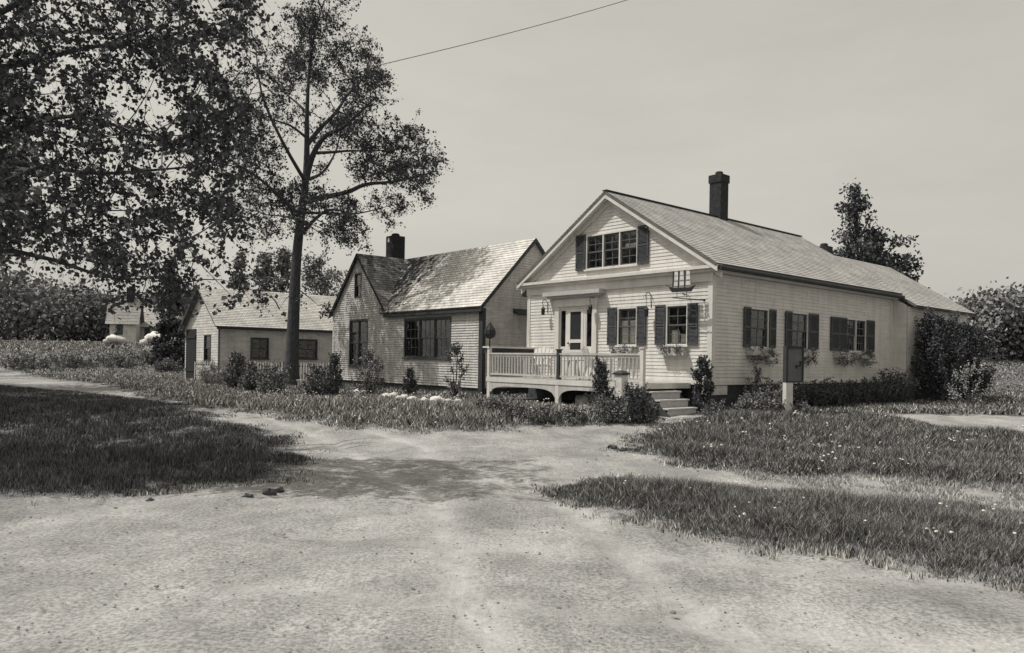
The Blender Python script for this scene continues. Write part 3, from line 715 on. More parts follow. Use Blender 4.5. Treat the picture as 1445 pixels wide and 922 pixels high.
# right gable rakes
for s_ in (0, 1):
    xx = (lambda x: x) if not s_ else (lambda x: LD - x)
    b.hexa([(xx(-.2), -.13, LE - o_ * sl2 - .10), (xx(-.2), -.10, LE - o_ * sl2 - .10), (xx(-.2), -.10, LE - o_ * sl2 + .05), (xx(-.2), -.13, LE - o_ * sl2 + .05),
            (LD / 2, -.13, LR - .11), (LD / 2, -.10, LR - .11), (LD / 2, -.10, LR + .04), (LD / 2, -.13, LR + .04)])
build_each(b, 'rake_board', M['trim_dark'], L)
b = MB(); b.box(-.19, -.02, -.1, 6.0, 3.18, 3.27); b.build('eave_board', M['trim_dark'], L)
b = MB(); b.box(-.035, 0, -.035, .17, .3, 3.3); b.box(0, .10, -.037, -.001, .3, 3.3); build_each(b, 'corner_board', M['trim_dark'], L)
lc = bracket_chimney(L, 2.2, 9.0, 5.5, 6.95, .60, cap='plain')
b = MB(); b.box(2.2 - .306, 2.2 - .301, 9.02, 9.14, 6.68, 6.86); b.build('pale_patch', M['trim'], lc)  # small pale plate on the chimney face
w = window(L, Lf, 1.80, 4.66, 1.66, 3.02, sashes=3, cols=3, rows=2, cas=.07, frame_mat='shutter')
w = window(L, Lf, 7.50, 8.88, 1.30, 3.10, sashes=2, cols=1, rows=2, cas=.07, frame_mat='shutter')
w = window(L, Lf, 8.06, 8.52, 4.1, 5.05, cols=1, rows=1, cas=.05, frame_mat='shutter', sill=False)
# attic window and little dark canopy on the gable end, partly behind the main house
b = MB(); b.box(1.72, 2.35, 3.80, 4.35, .005, .05, F=Lg); o = b.build('attic_shutter', M['shutter'], L)
b = MB(); b.hexa([(1.3, -.35, 3.12), (2.6, -.35, 3.12), (2.6, 0, 3.2), (1.3, 0, 3.2), (1.3, -.35, 3.17), (2.6, -.35, 3.17), (2.6, 0, 3.36), (1.3, 0, 3.36)]); b.build('window_canopy', M['trim_dark'], L)

# ================================================================== SHED
S = empty('garden_shed', W(S0, 0, 0, 0), AN, 'low white outbuilding with pale shingle roof behind the tall tree', 'shed')
SW, SD, SE, SR = 4.7, 7.2, 3.0, 4.78
sls = (SR - SE) / (SW / 2)
sh_side = [(1.47, 2.25, 1.50, 2.40), (3.78, 4.72, 1.52, 2.40)]
siding('wall', M['clap_shed'], S, frame_side(), .4, SE - .04, lambda z: 0.0, lambda z: SD, sh_side, row=.12)
siding('wall', M['clap_shed'], S, frame_front(), .4, SE - .04, lambda z: 0.0, lambda z: SW, [(1.1, 1.9, 1.35, 2.5)], row=.12)
siding('gable_wall', M['clap_shed'], S, frame_front(), SE - .04, SR - .1, lambda z: max(0, (z - SE + .06) / sls), lambda z: SW - max(0, (z - SE + .06) / sls), row=.12)
siding('wall', M['clap_shed'], S, frame_left(SW), .4, SE - .04, lambda z: 0.0, lambda z: SD, row=.12)
siding('wall', M['clap_shed'], S, frame_back(SD), .4, SR - .1, lambda z: max(0, (z - SE + .06) / sls), lambda z: SW - max(0, (z - SE + .06) / sls), row=.12)
b = MB()
roof_slab(b, (-.25, -.2, SE - .2 * sls + .06), (SD + .2, -.2, SE - .2 * sls + .06), (SD + .2, SW / 2, SR + .05), (-.25, SW / 2, SR + .05))
roof_slab(b, (-.25, SW + .2, SE - .2 * sls + .06), (SD + .2, SW + .2, SE - .2 * sls + .06), (SD + .2, SW / 2, SR + .05), (-.25, SW / 2, SR + .05))
b.build('roof', M['roof_shed'], S)
b = MB(); b.bar((-.2, -.2, 2.83), (SD, -.2, 2.83), .04, .10); b.box(-.03, .0, -.03, .1, .4, 2.9)
b.bar((-.26, SW + .2, 2.78), (-.26, SW / 2, SR - .05), .05, .16)
b.build('eave_board', M['trim_dark'], S)
for q in sh_side: window(S, frame_side(), *q, cols=2, rows=2, frame_mat='shutter', cas=.05)
window(S, frame_front(), 1.1, 1.9, 1.35, 2.5, cols=1, rows=2, frame_mat='shutter', cas=.05)
b = MB()
for k in range(6): b.box(-.05 - .62, -.05, 0, 0, 0, 0) if False else b.box(-.04, -.0, 3.05 + k * .24, 3.05 + k * .24 + .23, .45, 2.85)
for z in (.8, 2.4): b.box(-.07, -.041, 3.05, 4.48, z, z + .14)
b.build('barn_door', M['dark_room'], S)

# ================================================================== far houses
def far_house(px0, px1, py_e, py_b, Yd, gable, label, rz, dark_win):
    p0, p1 = at(px0, py_b, Yd), at(px1, py_b, Yd); w = (p1 - p0).length
    h = at(px0, py_e, Yd).z - p0.z
    cx = (p0 + p1) / 2; zb_ = float(G(cx.x, cx.y))
    r = empty('far_house', (cx.x, cx.y, zb_ - .1), rz, label, 'house', None)
    h = at(px0, py_e, Yd).z - zb_ + .1; dd = w * .8; rr = gable
    b = MB(); b.box(-w / 2, w / 2, 0, dd, 0, h); b.build('wall', M['clap_shed'], r)
    b = MB()
    if rz > .2 or rz < -.2: pass
    roof_slab(b, (-w / 2 - .3, -.3, h - .1), (w / 2 + .3, -.3, h - .1), (w / 2 + .3, dd / 2, h + rr), (-w / 2 - .3, dd / 2, h + rr), row=.3)
    roof_slab(b, (-w / 2 - .3, dd + .3, h - .1), (w / 2 + .3, dd + .3, h - .1), (w / 2 + .3, dd / 2, h + rr), (-w / 2 - .3, dd / 2, h + rr), row=.3)
    b.build('roof', M['roof'], r)
    b = MB(); b.quad((-w / 2 + .01, 0, h), (-w / 2 + .01, dd, h), (-w / 2 + .01, dd / 2, h + rr - .1)); b.quad((w / 2 - .01, 0, h), (w / 2 - .01, dd, h), (w / 2 - .01, dd / 2, h + rr - .1)); b.build('gable_wall', M['clap_shed'], r)
    for (a, wv, z0, z1) in dark_win:
        b = MB(); b.box(a, a + wv, -.04, -.001, z0, z1); wd = b.build('window', M['shutter'], r)
    bracket_chimney(r, w * .2, dd / 2, h + rr - .4, h + rr + .9, .6, cap='plain')
    return r
far_house(156, 190, 456, 490, 66, 2.3, 'pale far house at the left edge under the hanging leaves', .25, [(-.5, .5, .9, 1.9)])
far_house(191, 244, 460, 490, 68, 2.0, 'wider pale far house with two dark windows beside the dark spruce', -.05, [(-.9, .5, .6, 1.6), (.3, .5, .6, 1.6), (1.0, .4, .6, 1.6)])

# ================================================================== trees
def twig(b, p, q, r0, r1, n=4, sag=.12, sides=5):
    p = Vector(p); q = Vector(q); L_ = (q - p).length; off = Vector((random.uniform(-1, 1), random.uniform(-1, 1), random.uniform(-.3, 1))) * L_ * sag
    pts = [p.lerp(q, t) + off * math.sin(math.pi * t) for t in [i / n for i in range(n + 1)]]
    b.tube(pts, [r0 + (r1 - r0) * i / n for i in range(n + 1)], sides, cap=False)
def smooth(pts, k=3):
    out = []
    P = [Vector(p) for p in pts]
    for i in range(len(P) - 1):
        a = P[max(i - 1, 0)]; b_ = P[i]; c = P[i + 1]; d = P[min(i + 2, len(P) - 1)]
        for j in range(k):
            t = j / k
            out.append(.5 * ((2 * b_) + (c - a) * t + (2 * a - 5 * b_ + 4 * c - d) * t * t + (3 * b_ - a - 3 * c + d) * t ** 3))
    out.append(P[-1]); return out

def sprays(b, c, n, length, m_, off, out, droop=.35, r=.0035):
    for k in range(n):
        d = Vector((random.gauss(0, 1), random.gauss(0, 1), random.gauss(-.15, .7))).normalized(); Ls = length * random.uniform(.5, 1.25)
        p0 = Vector(c) - d * Ls * .3; p1 = p0 + d * Ls * .5; p2 = p0 + d * Ls + Vector((0, 0, -droop * Ls))
        b.tube([p0, p1, p2], [r, r * .8, r * .4], 3, cap=False)
        t = rng.uniform(.05, 1.05, m_)[:, None]
        line = (1 - t) ** 2 * np.array(p0) + 2 * t * (1 - t) * np.array(p1) + t * t * np.array(p2)
        out.append(line + rng.normal(0, off, (m_, 3)))
# --- the tall tree in front of the shed: limbs follow the real fork pattern at its own distance, with depth
TY = 29.6
tb = at(410, 548, TY); tb.z = float(G(tb.x, tb.y))
def tp(px, py, d=0): p = at(px, py, TY); return Vector((p.x, TY + d, p.z))
T1 = empty('shade_tree', tb, 0, 'tall leaning tree with bare dark trunk and open crown in front of the low shed', 'tree')
inv = -tb
trunk_px = [(409, 553, 0), (412, 500, 0), (415, 430, 0), (417, 370, .1), (422, 310, .2), (430, 258, .1), (433, 215, 0), (435, 170, -.2), (437, 120, -.2), (438, 70, 0), (441, 20, .2)]
limbs = [([(430, 262, 0), (447, 225, -.6), (470, 205, -1.2), (497, 198, -1.6), (525, 180, -2), (545, 165, -2.2)], .13),
         ([(428, 285, 0), (450, 275, .5), (480, 262, 1.2), (505, 247, 1.6), (540, 240, 2), (580, 228, 2.4), (605, 218, 2.6)], .13),
         ([(448, 222, -.6), (470, 217, -.2), (492, 210, .3), (530, 205, .8), (570, 195, 1.2)], .07),
         ([(433, 205, 0), (447, 178, .4), (465, 150, .9), (480, 118, 1.3), (500, 90, 1.6), (512, 50, 1.8)], .10),
         ([(433, 195, 0), (415, 183, -.5), (395, 179, -.9), (372, 168, -1.4)], .06),
         ([(434, 160, 0), (410, 135, .8), (388, 115, 1.3), (372, 95, 1.6)], .06),
         ([(423, 305, 0), (405, 285, -.7), (380, 262, -1.4), (352, 245, -2)], .10),
         ([(423, 312, 0), (400, 300, 1.1), (375, 292, 1.9), (345, 285, 2.6)], .08),
         ([(421, 335, 0), (445, 322, -.8), (475, 308, -1.5), (505, 315, -2.1), (520, 335, -2.3)], .09),
         ([(424, 300, 0), (450, 290, 1.6), (490, 285, 2.3), (530, 270, 2.9)], .07),
         ([(437, 110, 0), (450, 80, -1), (465, 50, -1.6), (480, 15, -1.8)], .06),
         ([(430, 255, 0), (438, 225, 2), (450, 180, 3), (455, 130, 3.4)], .08),
         ([(430, 255, 0), (420, 220, -2), (405, 170, -3), (400, 110, -3.2)], .08),
         ([(416, 405, 0), (432, 418, .3), (445, 430, .4)], .03), ([(416, 410, 0), (405, 425, -.3), (400, 438, -.5)], .02),
         ([(418, 365, 0), (440, 372, -.3), (455, 385, -.5)], .025)]
b = MB(); pts = smooth([tp(*p) for p in trunk_px]); n = len(pts)
rad = [.26 * (1 - i / (n - 1)) ** 1.15 + .02 for i in range(n)]; rad[0] = .44; rad[1] = .34; rad[2] = .30
b.tube([p + inv for p in pts], rad, 12); T1t = b.build('trunk', M['bark'], T1, smooth=True)
b = MB(); lp = list(pts[n // 3:])
for pl, r0 in limbs:
    q = smooth([tp(*p) for p in pl]); b.tube([p + inv for p in q], [r0 * (1 - .8 * i / (len(q) - 1)) for i in range(len(q))], 7, cap=False); lp += q[1:]
clus = [(400, 105, 26), (436, 92, 26), (478, 95, 26), (508, 118, 22), (528, 92, 13), (520, 80, 14), (438, 50, 26), (478, 52, 24), (505, 40, 20), (402, 62, 22), (455, 15, 20), (425, 15, 16), (490, 10, 12),
        (520, 162, 24), (545, 188, 24), (575, 172, 18), (560, 213, 26), (590, 213, 22), (600, 238, 15), (532, 232, 22), (500, 190, 24), (470, 172, 18), (584, 262, 14), (542, 256, 17), (500, 230, 14), (570, 240, 18), (608, 205, 10),
        (500, 325, 14), (480, 303, 20), (458, 292, 18), (515, 336, 11), (520, 282, 12), (448, 322, 15), (596, 282, 9), (490, 285, 14), (505, 345, 9), (552, 275, 9),
        (385, 140, 22), (360, 155, 22), (370, 105, 18), (390, 250, 22), (368, 270, 26), (398, 290, 20), (350, 300, 22), (392, 222, 12), (340, 265, 18), (372, 230, 14), (345, 240, 16),
        (385, 318, 14), (360, 335, 12), (446, 430, 9), (432, 420, 7), (402, 434, 7), (456, 385, 8), (455, 140, 20), (485, 150, 20), (540, 140, 10), (505, 265, 12), (470, 330, 14), (420, 75, 20), (460, 60, 20), (380, 175, 16), (378, 200, 14), (350, 200, 16), (415, 265, 16), (540, 225, 20), (515, 212, 18), (420, 160, 16), (405, 175, 10), (450, 240, 8), (470, 265, 10), (540, 300, 6)]
leafP = []
for (cx, cy, r) in clus:
    dmax = 3.2 * (1 - ((cx - 470) / 190.) ** 2 * .6)
    for rep in range(2 if r > 12 else 1):
        base = tp(cx, cy, 0)
        near = min(lp, key=lambda p: (p.x - base.x) ** 2 + (p.z - base.z) ** 2 + random.uniform(0, .3))
        d = near.y - TY + random.gauss(0, .9); d = max(-dmax, min(dmax, d)) if rep == 0 else random.uniform(-dmax, dmax)
        c = base + Vector((random.gauss(0, .1), d, random.gauss(0, .1))); rr = r / F_PX * TY
        twig(b, near + inv, c + inv, .025, .008); lp.append(c)
        # smaller tufts inside the cluster leave gaps between them
        for k in range(max(3, int(r * .9))):
            o = Vector(rng.normal(0, .66, 3)) * rr; o.z *= .85
            tc_ = c + o; 
            twig(b, c + inv, tc_ + inv, .008, .004, 2, sides=3)
            sprays(b, tc_ + inv, random.choice((1, 2, 3, 4, 5)), .50, 6, .06, leafP)
b.build('branches', M['bark'], T1t)
P = np.concatenate(leafP); leaves_mesh('crown', M['leaf'], P, .092, T1, aspect=.75)

# --- near overhanging tree at the left; its trunk stands outside the picture
NB = Vector((-10.3, 10.6, 0)); T2 = empty('overhanging_tree', NB, 0, 'dense leafy tree hanging over the left foreground from outside the view', 'tree')
b = MB(); tr = smooth([(0, 0, -.1), (.1, .1, 2), (.3, .2, 4), (.5, .3, 6.5), (.6, .4, 9)]); b.tube(tr, [.42 - .025 * i for i in range(len(tr))], 12)
T2t = b.build('trunk', M['bark'], T2, smooth=True)
b = MB(); lim = []
for (tx, ty, tz, z0) in ((5.8, 1.2, 6.6, 3.6), (5.6, 1.0, 4.6, 3.2), (5.2, .6, 3.0, 2.8), (4.6, -.6, 3.3, 2.9), (5.9, 0.2, 8.2, 5.0), (3.5, 3.5, 7.5, 4.5), (4.0, -1.4, 6.5, 4.0), (2.5, 3.0, 9.0, 5), (4.6, 2.6, 5.6, 3.4), (-3, 1, 8, 4.5), (-2.5, -2, 7, 4), (1, -3, 8, 4.6), (-1, 3.5, 8.5, 5), (6.1, 1.0, 7.5, 4.2)):
    q = smooth([(.2, .1, z0), (tx * .33, ty * .3, z0 + (tz - z0) * .55), (tx * .68, ty * .7, z0 + (tz - z0) * .95), (tx, ty, tz)], 4)
    q = [p_ + Vector((0, math.sin(i * 1.3 + tz) * .14, math.sin(i * .9 + ty * 3) * .16 - (.25 * (i / len(q)) ** 2))) * min(1, i / 4) for i, p_ in enumerate(q)]
    b.tube(q, [.075 * (1 - .88 * i / (len(q) - 1)) for i in range(len(q))], 6, cap=False); lim += [NB + p for p in q[3:]]
gaps = [(236, 152, 20), (172, 140, 22), (212, 118, 11), (245, 182, 13), (270, 118, 11), (300, 92, 0), (352, 120, 22), (330, 95, 14), (205, 275, 12), (175, 295, 12), (250, 245, 12), (295, 262, 12), (330, 78, 8), (190, 80, 9), (310, 65, 10), (160, 215, 7), (228, 330, 12), (290, 325, 16), (180, 255, 9), (268, 300, 11), (200, 345, 12)]
def keep(px, py):
    if px > 372 or py > 432: return 0
    if any((px - g[0]) ** 2 + (py - g[1]) ** 2 < (g[2] * 1.25) ** 2 for g in gaps): return .03
    edge = 352 - max(0, py - 150) * .12 + 10 * math.sin(py * .11)
    if px > edge + 14: return .03
    if px > edge: return .35
    if py > 395: return .4 if px < 275 else 0
    if py > 325: return .8 if px < 275 else .1
    if py > 250: return .95
    if 285 < px < 345 and 90 < py < 250: return 1.3
    return .78
leafP = []; cnt = 0
def proj(p):
    a = p.x / p.y; c = (p.z - EYE) / p.y
    return 722.5 + F_PX * (a * math.cos(ROLL) + c * math.sin(ROLL)), 508 - F_PX * (-a * math.sin(ROLL) + c * math.cos(ROLL))
while cnt < 1520:
    Yd = random.uniform(8.4, 11.6); p = Vector((random.uniform(-12.5, -2.6), Yd, random.uniform(2.0, 7.8)))
    px, py = proj(p); 
    if px < 140:
        if random.random() > .85: continue
        if p.z < 2.6 + (140 - px) * .004: continue
        pr = .7
    else: pr = keep(px, py) * (1 if py > 50 else .75) * (1.3 if py < 130 and px > 230 else 1)
    if p.z > EYE + .49 * Yd + .35: continue
    if random.random() > pr: continue
    cnt += 1
    near = min(lim, key=lambda q_: (q_ - p).length_squared) 
    if (near - p).length < 1.4 or cnt % 3 == 0: twig(b, near - NB, p - NB, .010, .004, 3, sides=4); lim.append(p.copy())
    sprays(b, p - NB, random.choice((2, 2, 3, 4)), .44, 9, .035, leafP, .5, .003)
b.build('branches', M['bark'], T2t)
P = np.concatenate(leafP)
leaves_mesh('crown', M['leaf_near'], P, .062, T2, aspect=.9)

def tree(name, loc, h, r, label, seed, trunk_h=.3, n=60, leaf=.3, per=60, shape='round', mat_='leaf_far', cat='tree', group=None, lean=0, gapy=.16, trunk_r=None):
    rs = random.Random(seed); z0 = float(G(loc[0], loc[1]))
    o = empty(name, (loc[0], loc[1], z0 - .05), 0, label, cat, group)
    tr_ = trunk_r or max(.05, h * .018); b = MB(); q = smooth([(0, 0, 0), (rs.uniform(-.1, .1), 0, h * .3), (lean * .6, 0, h * .6), (lean, 0, h * .93)])
    b.tube(q, [tr_ * (1 - .88 * i / (len(q) - 1)) for i in range(len(q))], 8); t = b.build('trunk', M['bark'], o)
    b = MB(); P = []
    for k in range(n):
        if shape == 'cone':
            zz = h * (trunk_h + (1 - trunk_h) * rs.random() ** 1.2); rr = r * (1 - (zz / h - trunk_h) / (1 - trunk_h)) ** .8 * rs.uniform(.35, 1.05)
            a = rs.uniform(0, 6.283); c = Vector((math.cos(a) * rr + lean * zz / h, math.sin(a) * rr, zz))
        else:
            while True:
                v = Vector((rs.uniform(-1, 1), rs.uniform(-1, 1), rs.uniform(-1, 1)))
                if .25 < v.length < 1 and noise.noise(v * 2.2 + Vector((seed, 0, 0))) > -.12: break
            if shape == 'vase': v.x *= .75 + .35 * v.z if False else 1
            hz = h * (1 - trunk_h) / 2; c = Vector((v.x * r + lean, v.y * r, h - hz + v.z * hz))
        st_ = q[min(len(q) - 1, int(max(0, (c.z / h - .12)) * len(q)))]
        twig(b, st_, c, tr_ * .3, tr_ * .08, 3)
        P.append(np.array(c)[None] + rng.normal(0, r * gapy, (per, 3)) * np.array([1, 1, .8]))
    b.build('branches', M['bark'], t)
    leaves_mesh('crown', M[mat_], np.concatenate(P), leaf, o); return o
# trees left of the frame whose shade lies across the lawn (out of view but standing there)
tree('shade_tree', (-15.5, 17.5), 9.5, 3.8, 'unseen broad tree left of the overhanging one, shading the lawn', 3, .28, 120, .26, 70)
tree('shade_tree', (-21.5, 24.5), 10, 4.2, 'unseen broad tree by the far bend of the lane at the left', 5, .25, 120, .28, 70)
# right background tree above the ell roof
tb2 = at(1232, 375, 34)
tree('pear_tree', (tb2.x - .2, 34), 9.3, 2.1, 'dark leafy tree rising behind the rear roof at the right', 7, .42, 90, .16, 55, 'cone', 'leaf_dark', lean=-.7, gapy=.085)
tree('pear_tree', (tb2.x + .45, 34.6), 7.9, 1.75, 'lower dark tree beside the taller one behind the rear roof', 8, .3, 80, .19, 60, 'round', 'leaf_dark', gapy=.12)
for i, (px, Yd, h, r, lab) in enumerate(((1372, 58, 6.2, 3.6, 'distant leafy tree just beyond the end of the rear wing'), (1425, 62, 7.0, 4.2, 'distant leafy tree near the right edge'), (1330, 60, 5.6, 3.4, 'distant tree half hidden behind the rear wing roof'), (1475, 56, 6.4, 4.0, 'distant tree cut by the right edge'))):
    p = at(px, 470, Yd); tree('distant_tree', (p.x, Yd), h * .78, r, lab, 140 + i, .03, 80, .36, 60, 'round', 'leaf_far', group='trees beyond the rear wing')
# behind the shed
for (px, h, r, s_, lab, shp) in ((338, 7.0, 1.0, 21, 'slim pointed tree behind the shed roof, leftmost of the row', 'cone'), (372, 7.0, 1.5, 22, 'bushy tree behind the shed roof beside the slim one', 'cone'), (398, 7.4, 1.4, 23, 'pointed tree behind the shed just left of the tall trunk', 'cone'), (452, 7.2, 1.8, 24, 'rounded tree between the shed roof and the shingled cottage', 'round')):
    p = at(px, 480, 50); tree('background_tree', (p.x, 50), h, r, lab, s_, .15, 60, .22, 60, shp, 'leaf_far', group='trees behind the shed')
# dark spruce left of shed
p = at(240, 480, 45); tree('spruce_tree', (p.x, 45), 6.4, 1.05, 'dark spruce standing just left of the low shed', 31, .02, 110, .2, 70, 'cone', 'leaf_dark', gapy=.13)
# distant row at the left
for i, (px, Yd, h, r, lab) in enumerate(((160, 84, 7, 4, 'broad distant tree behind the far house at the left edge'), (195, 86, 6.6, 4, 'distant tree behind the gap between the far houses'), (228, 84, 6.8, 4, 'distant tree behind the wider far house'), (262, 80, 7, 4.4, 'distant tree behind the dark spruce'), (120, 80, 7, 4.5, 'distant tree left of the far houses'), (78, 76, 7.5, 5, 'distant tree second from the left edge'), (25, 70, 7.5, 5, 'leftmost distant tree on the rise'))):
    p = at(px, 470, Yd); tree('distant_tree', (p.x, Yd), h * .85, r, lab, 40 + i, .03, 80, .4, 60, 'round', 'leaf_far', group='trees on the far rise')
for i, px in enumerate(()):
    p = at(px, 500, 95); tree('distant_tree', (p.x, 95 + 5 * math.sin(i)), 6.0, 4, 'distant tree on the skyline hidden behind the houses', 60 + i, .15, 30, .6, 40, 'round', 'leaf_far', group='trees behind the houses') if px > 1380 else None

# ================================================================== shrubs
def shrub(name, loc, r, h, label, seed, mat_='leaf_bush', leaf=.07, n=26, per=60, shape='round', cat='shrub', group=None, z0=None, stems=7):
    per = int(per * 1.7); rs = random.Random(seed); z = float(G(loc[0], loc[1])) if z0 is None else z0
    o = empty(name, (loc[0], loc[1], z), 0, label, cat, group); b = MB(); P = []
    for k in range(n):
        a = rs.uniform(0, 6.283); t = rs.random()
        if shape == 'cone': zz = h * (.05 + .92 * t); rr = r * (1 - t) ** .75 * rs.uniform(.3, 1)
        else: zz = h * (.12 + .8 * t); rr = r * math.sqrt(max(.05, 1 - (2 * t - .8) ** 2 * .7)) * rs.uniform(.2, 1)
        c = Vector((math.cos(a) * rr, math.sin(a) * rr, zz)); hs = per // 2
        P.append(np.array(c)[None] + rng.normal(0, min(r, h) * .17, (hs, 3)))
        up = Vector((math.cos(a) * .5, math.sin(a) * .5, 1.0)).normalized() * min(r, h) * rs.uniform(.3, .8)   # a shoot standing out of the mass
        P.append(np.array(c)[None] + rng.uniform(0, 1, (per - hs, 1)) * np.array(up)[None] + rng.normal(0, min(r, h) * .055, (per - hs, 3)))
        if k < stems * 2: twig(b, (rs.uniform(-.05, .05), rs.uniform(-.05, .05), 0), c, .014, .005, 3)
    b.build('stem', M['bark'], o)
    leaves_mesh('foliage', M[mat_], np.concatenate(P), leaf * .72, o); return o
def onground(px, py):
    d = at(px, py, 1.0) - Vector((0, 0, EYE)); t = 4.
    while t < 200 and EYE + d.z * t > float(G(d.x * t, t)): t += .05
    return (d.x * t, t)
gp = onground
shrub('conifer_shrub', (2.13, 18.1), .34, 1.25, 'dark pointed evergreen shrub in front of the porch arches', 1, 'leaf_dark', .06, 60, 60, 'cone')
shrub('conifer_shrub', gp(578, 560), .30, .85, 'small pointed evergreen below the large window of the shingled cottage', 2, 'leaf_dark', .06, 40, 50, 'cone')
shrub('conifer_shrub', gp(472, 562), .38, 1.25, 'pointed evergreen at the left corner of the shingled cottage', 3, 'leaf_dark', .07, 50, 50, 'cone')
shrub('climbing_shrub', gp(519, 560), .50, 1.45, 'bushy climber beside the door of the shingled cottage', 4, 'leaf_bush', .08, 40, 50)
shrub('climbing_shrub', gp(641, 564), .34, 1.75, 'thin climbing plant beside the large window of the shingled cottage', 5, 'leaf_bush', .09, 22, 34)
shrub('yard_shrub', gp(331, 551), .36, 1.35, 'upright dark bush at the picket fence, leftmost', 6, 'leaf_bush', .09, 50, 50, group='bushes along the picket fence')
shrub('yard_shrub', gp(354, 556), .30, 1.0, 'narrow dark bush at the picket fence, second from the left', 7, 'leaf_bush', .09, 45, 50, group='bushes along the picket fence')
shrub('yard_shrub', gp(382, 558), .60, .85, 'wide low dark bush just left of the tall trunk', 8, 'leaf_bush', .09, 40, 40, group='bushes along the picket fence')
shrub('yard_shrub', gp(450, 560), .55, .85, 'low bush between the tall trunk and the shingled cottage', 9, 'leaf_bush', .09, 45, 50, group='bushes along the picket fence')
shrub('yard_shrub', gp(300, 546), .55, .8, 'pale flowering clump at the left end of the picket fence', 10, 'leaf_pale', .08, 45, 45)
for i, (px, py, r, h, lab, m_) in enumerate(((858, 598, .42, .5, 'bushy clump at the foot of the porch arch left of the pale gate post', 'leaf_bush'), (893, 598, .36, .8, 'dark clump right beside the pale gate post', 'leaf_dark'), (911, 597, .3, .38, 'low clump between the gate post and the front steps', 'leaf_bush'),
        (725, 594, .5, .26, 'weedy clump under the left porch arch', 'leaf_bush'), (765, 598, .5, .26, 'weedy clump in front of the middle porch post', 'leaf_bush'), (805, 597, .42, .22, 'weedy clump under the right porch arch', 'leaf_bush'), (700, 588, .5, .36, 'weedy clump at the corner of the shingled cottage', 'leaf_bush'))):
    shrub('garden_clump', gp(px, py), r, h, lab, 20 + i, m_, .07, 40, 40, group='clumps along the porch')
for i, (px, py, r, h, lab) in enumerate(((1092, 590, .28, .42, 'weedy clump just left of the notice board post'), (1130, 591, .26, .36, 'weedy clump just right of the notice board post'), (1062, 588, .34, .40, 'weedy clump at the back of the round lawn, left of the notice board'), (1010, 592, .32, .34, 'weedy clump at the back of the round lawn near the steps'))):
    shrub('weed_clump', gp(px, py), r, h, lab, 120 + i, 'leaf_bush', .06, 24, 30, group='weedy clumps at the back of the round lawn')
# foundation planting of the right side
for i, (u, v, r, h, lab, m_) in enumerate(((-.2, -1.25, .36, .42, 'dark clump beside the bottom of the front steps', 'leaf_bush'), (.75, -1.05, .42, .5, 'leafy bush at the front corner of the white cottage', 'leaf_bush'), (1.35, -.9, .5, .78, 'bush below the first side window', 'leaf_bush'), (2.2, -.8, .55, .62, 'hedge bush just left of the notice board post', 'leaf_dark'),
        (3.1, -.8, .65, .68, 'hedge bush just right of the notice board post', 'leaf_dark'), (4.1, -.8, .65, .66, 'hedge bush below the second side window', 'leaf_dark'), (5.1, -.8, .65, .66, 'hedge bush between the second and third side windows', 'leaf_dark'), (6.1, -.8, .65, .66, 'hedge bush left below the third side window', 'leaf_dark'),
        (7.1, -.8, .65, .68, 'hedge bush below the middle of the third side window', 'leaf_dark'), (8.1, -.8, .7, .7, 'hedge bush right below the third side window', 'leaf_dark'), (9.1, -.75, .7, 1.1, 'rounded bush near the far end of the side wall', 'leaf_dark'))):
    p = W(C0, u, v); shrub('foundation_shrub', (p.x, p.y), r, h * .84, lab, 40 + i, m_, .075, 55, 50, group='hedge along the side wall')
p = W(C0, 11.5, -1.2); shrub('lilac_bush', (p.x, p.y), .8, 3.1, 'tall dark lilac bush at the far end of the side wall', 60, 'leaf_dark', .11, 130, 60)
p = W(C0, 13.1, -1.5); shrub('lilac_bush', (p.x, p.y), .8, 2.7, 'second dark lilac bush at the side of the rear wing', 61, 'leaf_dark', .11, 130, 60)
p = W(C0, 10.2, -2.6); shrub('flowering_shrub', (p.x, p.y), .55, 1.3, 'shrub with white blossoms below the tall lilac', 63, 'leaf_pale', .08, 22, 26)
p = W(C0, -.35, .0); shrub('climbing_rose', (p.x, p.y), .27, 1.40, 'dark climbing rose beside the front steps under the corner window', 64, 'leaf_dark', .08, 60, 55)
p = W(C0, 1.55, -.35); shrub('climbing_rose', (p.x, p.y), .30, 1.25, 'thin climbing plant against the side wall under the first side window', 65, 'leaf_bush', .07, 20, 25)
for i, (px, py, r, h, lab) in enumerate(((165, 520, 2.0, 1.6, 'dark brush in the field at the left below the far house'), (215, 512, 1.8, 1.5, 'brush in the field in front of the wider far house'), (236, 525, 1.0, 1.5, 'pale brush beside the spruce'), (95, 520, 2.2, 1.6, 'brush in the field further left of the far houses'), (30, 522, 2.2, 1.6, 'brush at the left edge of the field'))):
    shrub('field_brush', gp(px, py), r * .75, h * .36, lab, 80 + i, 'leaf_far', .13, 45, 50, group='brush in the left field')

